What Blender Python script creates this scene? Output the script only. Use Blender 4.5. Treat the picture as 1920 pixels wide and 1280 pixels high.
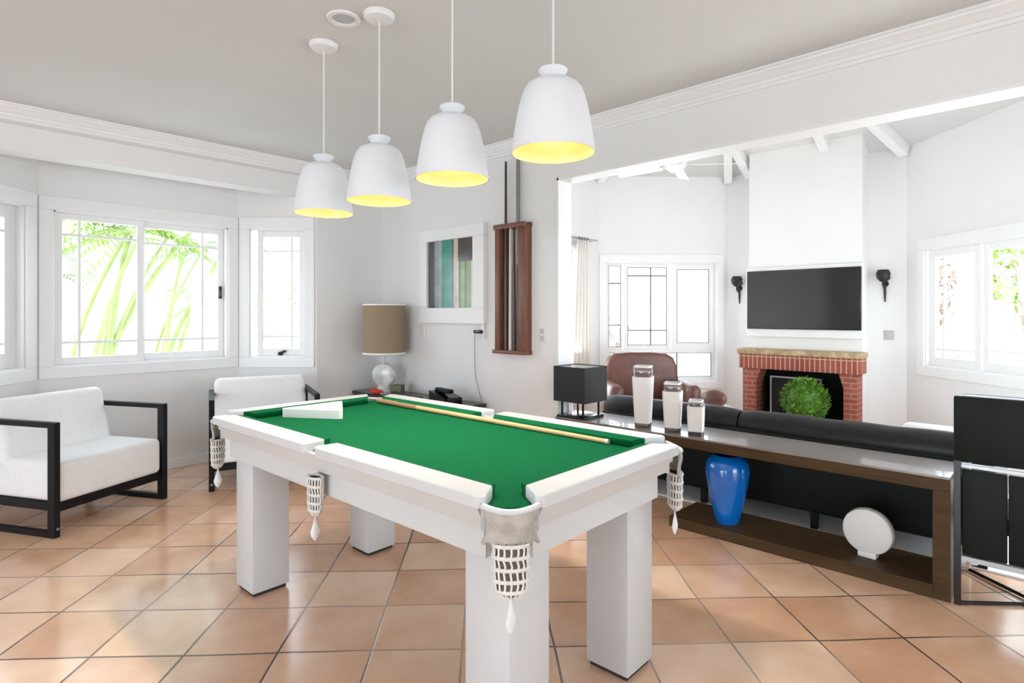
import bpy, bmesh, math, random
from mathutils import Vector, Matrix
R = math.radians
PI = math.pi
random.seed(7)
scene = bpy.context.scene
for o in list(bpy.data.objects):
    bpy.data.objects.remove(o)
COL = scene.collection

# ------------------------------------------------------------------ camera, world, light, exposure
# Room axes: x runs along the wall with the picture (towards the near right), y runs away along the bay wall.
cam_data = bpy.data.cameras.new('camera')
cam = bpy.data.objects.new('camera', cam_data)
COL.objects.link(cam)
cam.location = (0, 0, 1.40)
cam.rotation_euler = (R(90), 0, R(43.5))
cam_data.sensor_width = 36.0
cam_data.lens = 36.0 * 1090 / 1920
cam_data.shift_y = -52 / 1920
cam_data.clip_start = 0.05
scene.camera = cam
scene.view_settings.view_transform = 'Standard'
scene.view_settings.look = 'None'
scene.view_settings.gamma = 1
scene.view_settings.use_curve_mapping = False
scene.view_settings.exposure = 1.05
scene.cycles.use_denoising = True
scene.cycles.max_bounces = 12
scene.cycles.diffuse_bounces = 8
scene.cycles.transparent_max_bounces = 24
scene.cycles.sample_clamp_indirect = 6

world = bpy.data.worlds.new('sky')
scene.world = world
world.use_nodes = True
wn = world.node_tree.nodes
bg = wn['Background']
w_tc = wn.new('ShaderNodeTexCoord')
w_sep = wn.new('ShaderNodeSeparateXYZ')
w_ramp = wn.new('ShaderNodeValToRGB')
w_ramp.color_ramp.elements[0].position = 0.0
w_ramp.color_ramp.elements[0].color = (0.86, 0.935, 1.0, 1)
w_ramp.color_ramp.elements[1].position = 0.7
w_ramp.color_ramp.elements[1].color = (0.72, 0.855, 1.0, 1)
world.node_tree.links.new(w_tc.outputs['Generated'], w_sep.inputs[0])
world.node_tree.links.new(w_sep.outputs['Z'], w_ramp.inputs[0])
world.node_tree.links.new(w_ramp.outputs[0], bg.inputs['Color'])
bg.inputs['Strength'].default_value = 3.2


def area(name, loc, rot, sx, sy, power, color=(1, 1, 1), portal=False):
    d = bpy.data.lights.new(name, 'AREA')
    d.shape = 'RECTANGLE'
    d.size = sx
    d.size_y = sy
    d.energy = power
    d.color = color
    if portal:
        d.cycles.is_portal = True
    o = bpy.data.objects.new(name, d)
    o.location = loc
    o.rotation_euler = rot
    COL.objects.link(o)
    return o


# added fill lamps in the unseen glazed doors behind the camera (area light faces along its own -Z)
area('fill_back', (-1.0, -4.72, 1.25), (R(90), 0, 0), 4.4, 2.2, 56, (0.76, 0.885, 1.0))
area('fill_side', (4.32, 0.4, 1.25), (R(90), 0, R(90)), 2.6, 2.2, 27, (0.80, 0.91, 1.0))
# added fill lamps for the living room, the first in an unseen door
area('fill_living', (0.78, 4.65, 1.2), (R(112), 0, R(90)), 1.5, 2.2, 33, (0.88, 0.95, 1.0))
area('fill_living_left', (-4.58, 4.93, 1.2), (R(138), 0, R(-90)), 1.6, 2.0, 21, (0.92, 0.965, 1.0))  # added lamp in the curtained door, tilted up to brighten the vault
# portals in the visible windows (they only help the renderer to find the sky)
area('portal_bay', (-5.99, 1.51, 1.6), (R(90), 0, R(-90)), 1.36, 1.3, 1, portal=True)
area('portal_bay_right', (-5.69, 2.66, 1.6), (R(90), 0, R(-135)), 0.56, 1.3, 1, portal=True)
area('portal_bay_left', (-5.69, 0.37, 1.6), (R(90), 0, R(-45)), 0.56, 1.3, 1, portal=True)
area('portal_living_front', (-3.97, 7.0, 1.3), (R(90), 0, R(-135)), 1.6, 1.7, 1, portal=True)
area('portal_living_right', (-0.27, 6.83, 1.45), (R(90), 0, R(135)), 2.1, 1.3, 1, portal=True)
area('portal_living_left', (-4.55, 5.0, 1.1), (R(90), 0, R(-90)), 1.7, 2.2, 1, portal=True)


# ------------------------------------------------------------------ materials
def nodes_of(name):
    m = bpy.data.materials.new(name)
    m.use_nodes = True
    nt = m.node_tree
    return m, nt, nt.nodes['Principled BSDF']


def mat(name, col, rough=0.5, metal=0.0, var=0.04, scale=8.0, bump=0.0, bscale=60.0, coat=0.0, spec=0.5, sheen=0.0, stretch=None):
    m, nt, b = nodes_of(name)
    tc = nt.nodes.new('ShaderNodeTexCoord')
    mp = nt.nodes.new('ShaderNodeMapping')
    nt.links.new(tc.outputs['Object'], mp.inputs[0])
    if stretch:
        mp.inputs['Scale'].default_value = stretch
    n = nt.nodes.new('ShaderNodeTexNoise')
    n.inputs['Scale'].default_value = scale
    n.inputs['Detail'].default_value = 5
    nt.links.new(mp.outputs[0], n.inputs['Vector'])
    r = nt.nodes.new('ShaderNodeValToRGB')
    r.color_ramp.elements[0].position = 0.3
    r.color_ramp.elements[1].position = 0.7
    r.color_ramp.elements[0].color = (*[max(0, c * (1 - var)) for c in col], 1)
    r.color_ramp.elements[1].color = (*[min(1, c * (1 + var)) for c in col], 1)
    nt.links.new(n.outputs['Fac'], r.inputs[0])
    nt.links.new(r.outputs[0], b.inputs['Base Color'])
    b.inputs['Roughness'].default_value = rough
    b.inputs['Metallic'].default_value = metal
    b.inputs['Coat Weight'].default_value = coat
    b.inputs['Specular IOR Level'].default_value = spec
    b.inputs['Sheen Weight'].default_value = sheen
    if bump:
        n2 = nt.nodes.new('ShaderNodeTexNoise')
        n2.inputs['Scale'].default_value = bscale
        n2.inputs['Detail'].default_value = 4
        nt.links.new(mp.outputs[0], n2.inputs['Vector'])
        bp = nt.nodes.new('ShaderNodeBump')
        bp.inputs['Strength'].default_value = bump
        bp.inputs['Distance'].default_value = 0.01
        nt.links.new(n2.outputs['Fac'], bp.inputs['Height'])
        nt.links.new(bp.outputs[0], b.inputs['Normal'])
    return m


def emis(name, col, strength):
    m, nt, b = nodes_of(name)
    b.inputs['Base Color'].default_value = (*col, 1)
    b.inputs['Emission Color'].default_value = (*col, 1)
    b.inputs['Emission Strength'].default_value = strength
    return m


def glass_pane(name, refl=0.06, tint=(1, 1, 1)):
    m = bpy.data.materials.new(name)
    m.use_nodes = True
    nt = m.node_tree
    nt.nodes.remove(nt.nodes['Principled BSDF'])
    out = nt.nodes['Material Output']
    tr = nt.nodes.new('ShaderNodeBsdfTransparent')
    tr.inputs[0].default_value = (*tint, 1)
    gl = nt.nodes.new('ShaderNodeBsdfGlossy')
    gl.inputs['Roughness'].default_value = 0.02
    mx = nt.nodes.new('ShaderNodeMixShader')
    mx.inputs[0].default_value = refl
    nt.links.new(tr.outputs[0], mx.inputs[1])
    nt.links.new(gl.outputs[0], mx.inputs[2])
    nt.links.new(mx.outputs[0], out.inputs[0])
    return m


def wood(name, c1, c2, rough=0.35, scale=3.0, stretch=(1, 14, 14), coat=0.0, spec=0.5):
    m, nt, b = nodes_of(name)
    tc = nt.nodes.new('ShaderNodeTexCoord')
    mp = nt.nodes.new('ShaderNodeMapping')
    mp.inputs['Scale'].default_value = stretch
    nt.links.new(tc.outputs['Object'], mp.inputs[0])
    n = nt.nodes.new('ShaderNodeTexNoise')
    n.inputs['Scale'].default_value = scale
    n.inputs['Detail'].default_value = 8
    n.inputs['Distortion'].default_value = 0.6
    nt.links.new(mp.outputs[0], n.inputs['Vector'])
    r = nt.nodes.new('ShaderNodeValToRGB')
    r.color_ramp.elements[0].position = 0.3
    r.color_ramp.elements[1].position = 0.7
    r.color_ramp.elements[0].color = (*c1, 1)
    r.color_ramp.elements[1].color = (*c2, 1)
    nt.links.new(n.outputs['Fac'], r.inputs[0])
    nt.links.new(r.outputs[0], b.inputs['Base Color'])
    b.inputs['Roughness'].default_value = rough
    b.inputs['Coat Weight'].default_value = coat
    b.inputs['Specular IOR Level'].default_value = spec
    return m


def brick_mat(name, c1, c2, mortar, bw, bh, offs=0.5, axis='XZ'):
    m, nt, b = nodes_of(name)
    tc = nt.nodes.new('ShaderNodeTexCoord')
    sp = nt.nodes.new('ShaderNodeSeparateXYZ')
    cb = nt.nodes.new('ShaderNodeCombineXYZ')
    ad = nt.nodes.new('ShaderNodeMath')
    nt.links.new(tc.outputs['Object'], sp.inputs[0])
    nt.links.new(sp.outputs['X'], ad.inputs[0])
    nt.links.new(sp.outputs['Y'], ad.inputs[1])
    nt.links.new(ad.outputs[0], cb.inputs['X'])
    nt.links.new(sp.outputs['Z'], cb.inputs['Y'])
    br = nt.nodes.new('ShaderNodeTexBrick')
    br.offset = offs
    br.inputs['Color1'].default_value = (*c1, 1)
    br.inputs['Color2'].default_value = (*c2, 1)
    br.inputs['Mortar'].default_value = (*mortar, 1)
    br.inputs['Scale'].default_value = 1.0
    br.inputs['Mortar Size'].default_value = 0.006
    br.inputs['Brick Width'].default_value = bw
    br.inputs['Row Height'].default_value = bh
    nt.links.new(cb.outputs[0], br.inputs['Vector'])
    nt.links.new(br.outputs['Color'], b.inputs['Base Color'])
    bp = nt.nodes.new('ShaderNodeBump')
    bp.inputs['Strength'].default_value = 0.5
    bp.inputs['Distance'].default_value = 0.01
    bp.invert = True
    nt.links.new(br.outputs['Fac'], bp.inputs['Height'])
    nt.links.new(bp.outputs[0], b.inputs['Normal'])
    b.inputs['Roughness'].default_value = 0.75
    return m


def tile_floor():
    m, nt, b = nodes_of('terracotta_tiles')
    L = nt.links
    N = nt.nodes.new

    def math_(op, a=None, c=None, v=None, w=None):
        n = N('ShaderNodeMath')
        n.operation = op
        if a is not None:
            L.new(a, n.inputs[0])
        elif v is not None:
            n.inputs[0].default_value = v
        if c is not None:
            L.new(c, n.inputs[1])
        elif w is not None:
            n.inputs[1].default_value = w
        return n.outputs[0]
    T = 0.38
    tc = N('ShaderNodeTexCoord')
    geo = N('ShaderNodeNewGeometry')
    # gentle waviness of the hand made tiles
    nw = N('ShaderNodeTexNoise')
    nw.inputs['Scale'].default_value = 1.3
    nw.inputs['Detail'].default_value = 2
    L.new(geo.outputs['Position'], nw.inputs['Vector'])
    sub = N('ShaderNodeVectorMath')
    sub.operation = 'SUBTRACT'
    L.new(nw.outputs['Color'], sub.inputs[0])
    sub.inputs[1].default_value = (0.5, 0.5, 0.5)
    scl = N('ShaderNodeVectorMath')
    scl.operation = 'SCALE'
    scl.inputs['Scale'].default_value = 0.035
    L.new(sub.outputs[0], scl.inputs[0])
    addv = N('ShaderNodeVectorMath')
    addv.operation = 'ADD'
    L.new(geo.outputs['Position'], addv.inputs[0])
    L.new(scl.outputs[0], addv.inputs[1])
    mp = N('ShaderNodeMapping')
    mp.vector_type = 'TEXTURE'
    mp.inputs['Rotation'].default_value = (0, 0, R(43.5 + 2.4))
    L.new(addv.outputs[0], mp.inputs[0])
    sp = N('ShaderNodeSeparateXYZ')
    L.new(mp.outputs[0], sp.inputs[0])
    s = math_('DIVIDE', math_('ADD', sp.outputs['X'], w=0.1015 + 7.6), w=T)
    t = math_('DIVIDE', math_('ADD', sp.outputs['Y'], w=-0.1575 + 7.6), w=T)
    fs, ft = math_('FRACT', s), math_('FRACT', t)
    ds = math_('MINIMUM', fs, math_('SUBTRACT', None, fs, v=1.0))
    dt = math_('MINIMUM', ft, math_('SUBTRACT', None, ft, v=1.0))
    d = math_('MINIMUM', ds, dt)
    gr = N('ShaderNodeMapRange')
    gr.inputs['From Min'].default_value = 0.007
    gr.inputs['From Max'].default_value = 0.016
    L.new(d, gr.inputs['Value'])           # 0 in the joint, 1 on the tile
    cb = N('ShaderNodeCombineXYZ')
    L.new(math_('FLOOR', s), cb.inputs[0])
    L.new(math_('FLOOR', t), cb.inputs[1])
    wnz = N('ShaderNodeTexWhiteNoise')
    wnz.noise_dimensions = '2D'
    L.new(cb.outputs[0], wnz.inputs['Vector'])
    n1 = N('ShaderNodeTexNoise')
    n1.inputs['Scale'].default_value = 5
    n1.inputs['Detail'].default_value = 7
    L.new(geo.outputs['Position'], n1.inputs['Vector'])
    n2 = N('ShaderNodeTexNoise')
    n2.inputs['Scale'].default_value = 0.9
    n2.inputs['Detail'].default_value = 3
    L.new(geo.outputs['Position'], n2.inputs['Vector'])
    f = math_('ADD', math_('MULTIPLY', wnz.outputs['Value'], w=0.45),
              math_('ADD', math_('MULTIPLY', n1.outputs['Fac'], w=0.55), math_('MULTIPLY', n2.outputs['Fac'], w=0.30)))
    rp = N('ShaderNodeValToRGB')
    e = rp.color_ramp.elements
    e[0].position = 0.25
    e[0].color = (0.50, 0.275, 0.165, 1)
    e[1].position = 0.95
    e[1].color = (0.80, 0.58, 0.42, 1)
    k = e.new(0.6)
    k.color = (0.65, 0.40, 0.26, 1)
    L.new(f, rp.inputs[0])
    # joints: dark in places, worn pale in others
    n3 = N('ShaderNodeTexNoise')
    n3.inputs['Scale'].default_value = 1.1
    L.new(geo.outputs['Position'], n3.inputs['Vector'])
    rj = N('ShaderNodeValToRGB')
    rj.color_ramp.elements[0].position = 0.45
    rj.color_ramp.elements[0].color = (0.06, 0.045, 0.04, 1)
    rj.color_ramp.elements[1].position = 0.62
    rj.color_ramp.elements[1].color = (0.42, 0.33, 0.27, 1)
    L.new(n3.outputs['Fac'], rj.inputs[0])
    mx = N('ShaderNodeMix')
    mx.data_type = 'RGBA'
    L.new(gr.outputs[0], mx.inputs['Factor'])
    L.new(rj.outputs[0], mx.inputs['A'])
    L.new(rp.outputs[0], mx.inputs['B'])
    L.new(mx.outputs['Result'], b.inputs['Base Color'])
    rr = N('ShaderNodeMapRange')
    rr.inputs['To Min'].default_value = 0.10
    rr.inputs['To Max'].default_value = 0.24
    L.new(n1.outputs['Fac'], rr.inputs['Value'])
    L.new(rr.outputs[0], b.inputs['Roughness'])
    b.inputs['Specular IOR Level'].default_value = 0.55
    h = math_('ADD', gr.outputs[0], math_('MULTIPLY', n1.outputs['Fac'], w=0.25))
    bp = N('ShaderNodeBump')
    bp.inputs['Strength'].default_value = 0.35
    bp.inputs['Distance'].default_value = 0.004
    L.new(h, bp.inputs['Height'])
    L.new(bp.outputs[0], b.inputs['Normal'])
    return m


M = {}
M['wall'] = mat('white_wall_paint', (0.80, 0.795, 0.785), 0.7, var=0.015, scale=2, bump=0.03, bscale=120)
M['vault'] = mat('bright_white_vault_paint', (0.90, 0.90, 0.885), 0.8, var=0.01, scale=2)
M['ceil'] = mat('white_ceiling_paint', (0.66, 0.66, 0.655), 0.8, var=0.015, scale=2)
M['trim'] = mat('white_gloss_trim', (0.83, 0.83, 0.825), 0.4, var=0.015, scale=3)
M['floor'] = tile_floor()
M['pane'] = glass_pane('window_glass')
M['table_white'] = mat('white_lacquer', (0.62, 0.625, 0.625), 0.35, var=0.02, scale=5, coat=0.15)
M['cloth'] = mat('green_baize', (0.003, 0.118, 0.040), 0.95, var=0.05, scale=120, bump=0.05, bscale=300, spec=0.08)
M['steel_soft'] = mat('satin_steel_bar', (0.40, 0.41, 0.42), 0.35, metal=0.9, var=0.05)
M['leather_cream'] = mat('cream_pocket_leather', (0.42, 0.375, 0.33), 0.6, var=0.22, scale=25, bump=0.3, bscale=30)
M['net'] = mat('white_cotton_net', (0.72, 0.70, 0.66), 0.9, var=0.08, scale=60)
M['net_shade'] = mat('taupe_net_shade', (0.13, 0.105, 0.09), 0.9, var=0.1, scale=40)  # dark tone painting the shade inside the pocket nets
M['tassel'] = mat('white_cotton_tassel', (0.80, 0.80, 0.78), 0.9, var=0.03, scale=60)
M['black_metal'] = mat('black_powder_metal', (0.007, 0.007, 0.008), 0.45, var=0.1, scale=10, spec=0.25)
M['black_rubber'] = mat('dark_rubber_foot', (0.03, 0.028, 0.027), 0.7)
M['fabric_white'] = mat('white_canvas_fabric', (0.88, 0.885, 0.885), 0.9, var=0.02, scale=30, bump=0.08, bscale=250, sheen=0.1)
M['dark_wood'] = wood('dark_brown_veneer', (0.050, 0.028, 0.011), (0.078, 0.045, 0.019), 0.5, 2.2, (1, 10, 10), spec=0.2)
M['top_wood'] = wood('dark_veneer_top_painted_sheen', (0.22, 0.195, 0.175), (0.27, 0.24, 0.22), 0.28, 2.2, (1, 10, 10), coat=0.5)  # grey base colour stands in for the reflection on the console top
M['rack_wood'] = wood('reddish_brown_wood', (0.15, 0.055, 0.032), (0.23, 0.095, 0.058), 0.4, 3, (14, 14, 1))
M['cue_light'] = wood('pale_maple', (0.52, 0.34, 0.16), (0.64, 0.46, 0.25), 0.3, 3, (1, 10, 10))
M['cue_dark'] = wood('dark_cue_wood', (0.035, 0.018, 0.012), (0.07, 0.035, 0.022), 0.3, 3, (10, 10, 1))
M['cue_brown'] = wood('warm_cue_wood', (0.30, 0.17, 0.08), (0.40, 0.24, 0.12), 0.3, 3, (1, 10, 10))
M['cue_grey'] = mat('grey_cue_lacquer', (0.22, 0.205, 0.20), 0.35, var=0.1)
M['cue_cream'] = mat('cream_cue_lacquer', (0.70, 0.62, 0.52), 0.35, var=0.05)
M['leather_black'] = mat('black_sofa_leather', (0.012, 0.012, 0.013), 0.42, var=0.15, scale=12, bump=0.25, bscale=18, spec=0.35)
M['chair_black'] = mat('black_saddle_leather', (0.006, 0.0095, 0.008), 0.55, var=0.15, scale=9, bump=0.06, bscale=80, spec=0.22)
M['chrome'] = mat('polished_chrome', (0.72, 0.73, 0.75), 0.12, metal=1.0, var=0.02)
M['blue'] = mat('glossy_blue_ceramic', (0.0, 0.145, 0.56), 0.12, var=0.12, scale=4, coat=0.8)
M['white_ceramic'] = mat('matt_white_ceramic', (0.78, 0.775, 0.76), 0.5, var=0.02)
M['frosted'] = mat('white_candle_wax', (0.80, 0.79, 0.765), 0.55, var=0.015)
M['clear'] = glass_pane('clear_vase_glass', 0.14, (0.93, 0.93, 0.93))
M['vase_base'] = mat('dark_glass_foot', (0.06, 0.045, 0.045), 0.2, var=0.1)
M['shade_white'] = mat('white_enamel_shade', (0.80, 0.82, 0.85), 0.45, var=0.01)
M['shade_gold'] = mat('gold_leaf_lining', (0.84, 0.52, 0.21), 0.38, spec=0.9, var=0.05, scale=14)
M['bulb'] = emis('warm_bulb', (1.0, 0.86, 0.6), 3)
M['beige_shade'] = mat('taupe_linen_shade', (0.30, 0.225, 0.145), 0.85, var=0.06, scale=80)
M['marble'] = mat('grey_white_marble_glass', (0.62, 0.65, 0.64), 0.2, var=0.28, scale=9, coat=0.4)
M['black_glossy'] = mat('black_gloss', (0.010, 0.010, 0.011), 0.18, var=0.1)
M['black_shade'] = mat('black_ribbed_fabric', (0.010, 0.0105, 0.011), 0.6, var=0.2, scale=4, stretch=(20, 20, 1), bump=0.2, bscale=10)
M['tv_screen'] = mat('dark_tv_screen', (0.012, 0.013, 0.013), 0.12, var=0.1, scale=2, spec=0.6)
M['brick'] = brick_mat('red_brick', (0.27, 0.055, 0.032), (0.33, 0.085, 0.05), (0.36, 0.20, 0.15), 0.16, 0.055)
M['brick_soldier'] = brick_mat('red_soldier_brick', (0.26, 0.05, 0.03), (0.31, 0.075, 0.045), (0.50, 0.32, 0.23), 0.052, 0.30, 0.0)
M['mantel'] = mat('straw_stone_mantel', (0.40, 0.29, 0.16), 0.7, var=0.35, scale=14)
M['soot'] = mat('sooty_firebox', (0.008, 0.007, 0.007), 0.9, var=0.2)
M['leaf'] = mat('box_leaf_green', (0.10, 0.235, 0.018), 0.5, var=0.75, scale=22)
M['leaf_lime'] = mat('lime_leaf_green', (0.27, 0.40, 0.05), 0.5, var=0.3, scale=3)
M['leaf_pale'] = mat('pale_leaf_green', (0.27, 0.38, 0.18), 0.55, var=0.3, scale=3)
M['stem'] = mat('palm_stem_green', (0.33, 0.42, 0.14), 0.5, var=0.25, scale=5)
M['bark'] = mat('pale_brown_bark', (0.30, 0.22, 0.16), 0.9, var=0.3, scale=10)
M['leaf_rust'] = mat('rust_brown_leaf', (0.32, 0.20, 0.12), 0.6, var=0.35, scale=4)
M['brown_leather'] = mat('brown_leather', (0.13, 0.050, 0.034), 0.42, var=0.22, scale=7, bump=0.3, bscale=14)
M['curtain'] = mat('cream_linen_curtain', (0.80, 0.765, 0.71), 0.9, var=0.02, scale=20)
M['iron'] = mat('black_wrought_iron', (0.008, 0.008, 0.008), 0.5, var=0.2, scale=20, bump=0.3, bscale=40)
M['plastic_white'] = mat('white_plastic', (0.78, 0.78, 0.78), 0.4, var=0.01)
M['plastic_grey'] = mat('grey_plastic', (0.50, 0.50, 0.51), 0.4, var=0.01)
M['red'] = mat('red_cloth', (0.50, 0.022, 0.014), 0.6, var=0.15, scale=20)
M['olive'] = mat('olive_box', (0.13, 0.12, 0.075), 0.6, var=0.15)
M['cord_grey'] = mat('grey_cord', (0.20, 0.19, 0.185), 0.6)
M['cord_white'] = mat('white_cord', (0.78, 0.78, 0.78), 0.5)
M['steel'] = mat('brushed_steel', (0.45, 0.45, 0.45), 0.3, metal=1.0)
M['rug'] = mat('white_woven_rug', (0.82, 0.82, 0.81), 0.95, var=0.03, scale=60, bump=0.3, bscale=200)
M['gasket'] = mat('grey_window_gasket', (0.16, 0.16, 0.17), 0.6)
M['ground'] = mat('pale_paving', (0.76, 0.76, 0.73), 0.9, var=0.15, scale=1.5)
M['outer_wall'] = mat('white_garden_wall', (0.80, 0.80, 0.78), 0.9, var=0.03)


def art_mat():
    """framed picture: upright bands of slate, teal, cream and foliage green"""
    m, nt, b = nodes_of('banded_print')
    tc = nt.nodes.new('ShaderNodeTexCoord')
    sp = nt.nodes.new('ShaderNodeSeparateXYZ')
    nt.links.new(tc.outputs['Object'], sp.inputs[0])
    n = nt.nodes.new('ShaderNodeTexNoise')
    n.inputs['Scale'].default_value = 9
    n.inputs['Detail'].default_value = 6
    nt.links.new(tc.outputs['Object'], n.inputs['Vector'])
    mr = nt.nodes.new('ShaderNodeMapRange')
    mr.inputs['From Min'].default_value = -0.31
    mr.inputs['From Max'].default_value = 0.31
    nt.links.new(sp.outputs['X'], mr.inputs['Value'])
    r = nt.nodes.new('ShaderNodeValToRGB')
    r.color_ramp.interpolation = 'CONSTANT'
    bands = [(0.0, (0.085, 0.09, 0.095)), (0.10, (0.26, 0.31, 0.31)), (0.20, (0.33, 0.39, 0.39)), (0.27, (0.035, 0.25, 0.19)),
             (0.46, (0.045, 0.30, 0.23)), (0.50, (0.11, 0.12, 0.10)), (0.55, (0.50, 0.46, 0.36)), (0.64, (0.62, 0.55, 0.43)),
             (0.66, (0.055, 0.05, 0.03)), (0.70, (0.20, 0.30, 0.075)), (0.79, (0.07, 0.075, 0.035)), (0.83, (0.16, 0.27, 0.06)),
             (0.93, (0.62, 0.55, 0.43))]
    e = r.color_ramp.elements
    e[0].position, e[0].color = bands[0][0], (*bands[0][1], 1)
    e[1].position, e[1].color = bands[1][0], (*bands[1][1], 1)
    for p, c in bands[2:]:
        k = e.new(p)
        k.color = (*c, 1)
    nt.links.new(mr.outputs[0], r.inputs[0])
    # the top of the right half is dark (eaves), and everything is slightly mottled
    dk = nt.nodes.new('ShaderNodeMath')
    dk.operation = 'GREATER_THAN'
    dk.inputs[1].default_value = 0.12
    nt.links.new(sp.outputs['Z'], dk.inputs[0])
    rt = nt.nodes.new('ShaderNodeMath')
    rt.operation = 'GREATER_THAN'
    rt.inputs[1].default_value = 0.09
    nt.links.new(sp.outputs['X'], rt.inputs[0])
    ml = nt.nodes.new('ShaderNodeMath')
    ml.operation = 'MULTIPLY'
    nt.links.new(dk.outputs[0], ml.inputs[0])
    nt.links.new(rt.outputs[0], ml.inputs[1])
    mx = nt.nodes.new('ShaderNodeMix')
    mx.data_type = 'RGBA'
    nt.links.new(ml.outputs[0], mx.inputs['Factor'])
    nt.links.new(r.outputs[0], mx.inputs['A'])
    mx.inputs['B'].default_value = (0.07, 0.055, 0.04, 1)
    m2 = nt.nodes.new('ShaderNodeMix')
    m2.data_type = 'RGBA'
    m2.blend_type = 'OVERLAY'
    m2.inputs['Factor'].default_value = 0.5
    nt.links.new(mx.outputs['Result'], m2.inputs['A'])
    nt.links.new(n.outputs['Fac'], m2.inputs['B'])
    nt.links.new(m2.outputs['Result'], b.inputs['Base Color'])
    b.inputs['Roughness'].default_value = 0.15
    return m


M['art'] = art_mat()


# ------------------------------------------------------------------ mesh helpers
class MB:
    def __init__(self):
        self.bm = bmesh.new()

    def box(self, x0, x1, y0, y1, z0, z1, bev=0.0, seg=2, mat=None):
        ret = bmesh.ops.create_cube(self.bm, size=1.0)
        vs = ret['verts']
        T = Matrix.Translation(((x0 + x1) / 2, (y0 + y1) / 2, (z0 + z1) / 2)) @ Matrix.Diagonal((abs(x1 - x0), abs(y1 - y0), abs(z1 - z0), 1))
        if mat is not None:
            T = mat @ T
        bmesh.ops.transform(self.bm, matrix=T, verts=vs)
        if bev > 0:
            es = list({e for v in vs for e in v.link_edges})
            bmesh.ops.bevel(self.bm, geom=es, offset=bev, segments=seg, affect='EDGES', profile=0.5, clamp_overlap=True)
        return self

    def prism(self, poly, z0, z1, mat=None):
        lo = [self.bm.verts.new((p[0], p[1], z0)) for p in poly]
        hi = [self.bm.verts.new((p[0], p[1], z1)) for p in poly]
        n = len(poly)
        fs = [self.bm.faces.new(lo[::-1]), self.bm.faces.new(hi)]
        for i in range(n):
            fs.append(self.bm.faces.new((lo[i], lo[(i + 1) % n], hi[(i + 1) % n], hi[i])))
        if mat is not None:
            bmesh.ops.transform(self.bm, matrix=mat, verts=lo + hi)
        return self

    def tube(self, pts, r, n=10, cap=True, flat=None):
        pts = [Vector(p) for p in pts]
        rs = r if isinstance(r, (list, tuple)) else [r] * len(pts)
        rings = []
        up = None
        for i, p in enumerate(pts):
            a = pts[max(0, i - 1)]
            c = pts[min(len(pts) - 1, i + 1)]
            t = (c - a).normalized()
            if up is None:
                up = Vector((0, 0, 1)) if abs(t.z) < 0.9 else Vector((1, 0, 0))
            sx = t.cross(up).normalized()
            up = sx.cross(t).normalized()
            ring = []
            for k in range(n):
                q = 2 * PI * k / n
                fx, fy = (1, 1) if flat is None else flat
                ring.append(self.bm.verts.new(p + sx * math.cos(q) * rs[i] * fx + up * math.sin(q) * rs[i] * fy))
            rings.append(ring)
        for i in range(len(rings) - 1):
            for k in range(n):
                self.bm.faces.new((rings[i][k], rings[i][(k + 1) % n], rings[i + 1][(k + 1) % n], rings[i + 1][k]))
        if cap:
            self.bm.faces.new(rings[0][::-1])
            self.bm.faces.new(rings[-1])
        return self

    def lathe(self, prof, n=32, c=(0, 0, 0), mat=None, cap=True):
        rings = []
        allv = []
        for (r, z) in prof:
            if r < 1e-6:
                v = [self.bm.verts.new((c[0], c[1], c[2] + z))]
            else:
                v = [self.bm.verts.new((c[0] + r * math.cos(2 * PI * k / n), c[1] + r * math.sin(2 * PI * k / n), c[2] + z)) for k in range(n)]
            rings.append(v)
            allv += v
        for a, b in zip(rings, rings[1:]):
            for k in range(n):
                k2 = (k + 1) % n
                if len(a) == 1 and len(b) > 1:
                    self.bm.faces.new((a[0], b[k2], b[k]))
                elif len(b) == 1 and len(a) > 1:
                    self.bm.faces.new((a[k], a[k2], b[0]))
                elif len(a) > 1:
                    self.bm.faces.new((a[k], a[k2], b[k2], b[k]))
        if cap:
            if len(rings[0]) > 1:
                self.bm.faces.new(rings[0][::-1])
            if len(rings[-1]) > 1:
                self.bm.faces.new(rings[-1])
        if mat is not None:
            bmesh.ops.transform(self.bm, matrix=mat, verts=allv)
        return self

    def grid(self, f, nu, nv, close=False):
        vs = [[self.bm.verts.new(f(i / nu, j / nv)) for j in range(nv + 1)] for i in range(nu + (0 if close else 1))]
        m = len(vs)
        for i in range(nu):
            for j in range(nv):
                self.bm.faces.new((vs[i % m][j], vs[(i + 1) % m][j], vs[(i + 1) % m][j + 1], vs[i % m][j + 1]))
        return self

    def sphere(self, c, r, sub=3, scale=(1, 1, 1)):
        ret = bmesh.ops.create_icosphere(self.bm, subdivisions=sub, radius=r)
        bmesh.ops.transform(self.bm, matrix=Matrix.Translation(c) @ Matrix.Diagonal((*scale, 1)), verts=ret['verts'])
        return self

    def leaf(self, p, d, length, width, droop=0.0):
        p = Vector(p)
        d = Vector(d).normalized()
        s = d.cross(Vector((random.uniform(-.3, .3), random.uniform(-.3, .3), 1))).normalized()
        mid = p + d * length * 0.5 + Vector((0, 0, -droop * length * 0.2))
        tip = p + d * length + Vector((0, 0, -droop * length))
        v = [self.bm.verts.new(q) for q in (p, mid + s * width / 2, tip, mid - s * width / 2)]
        self.bm.faces.new(v)
        return self

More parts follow.
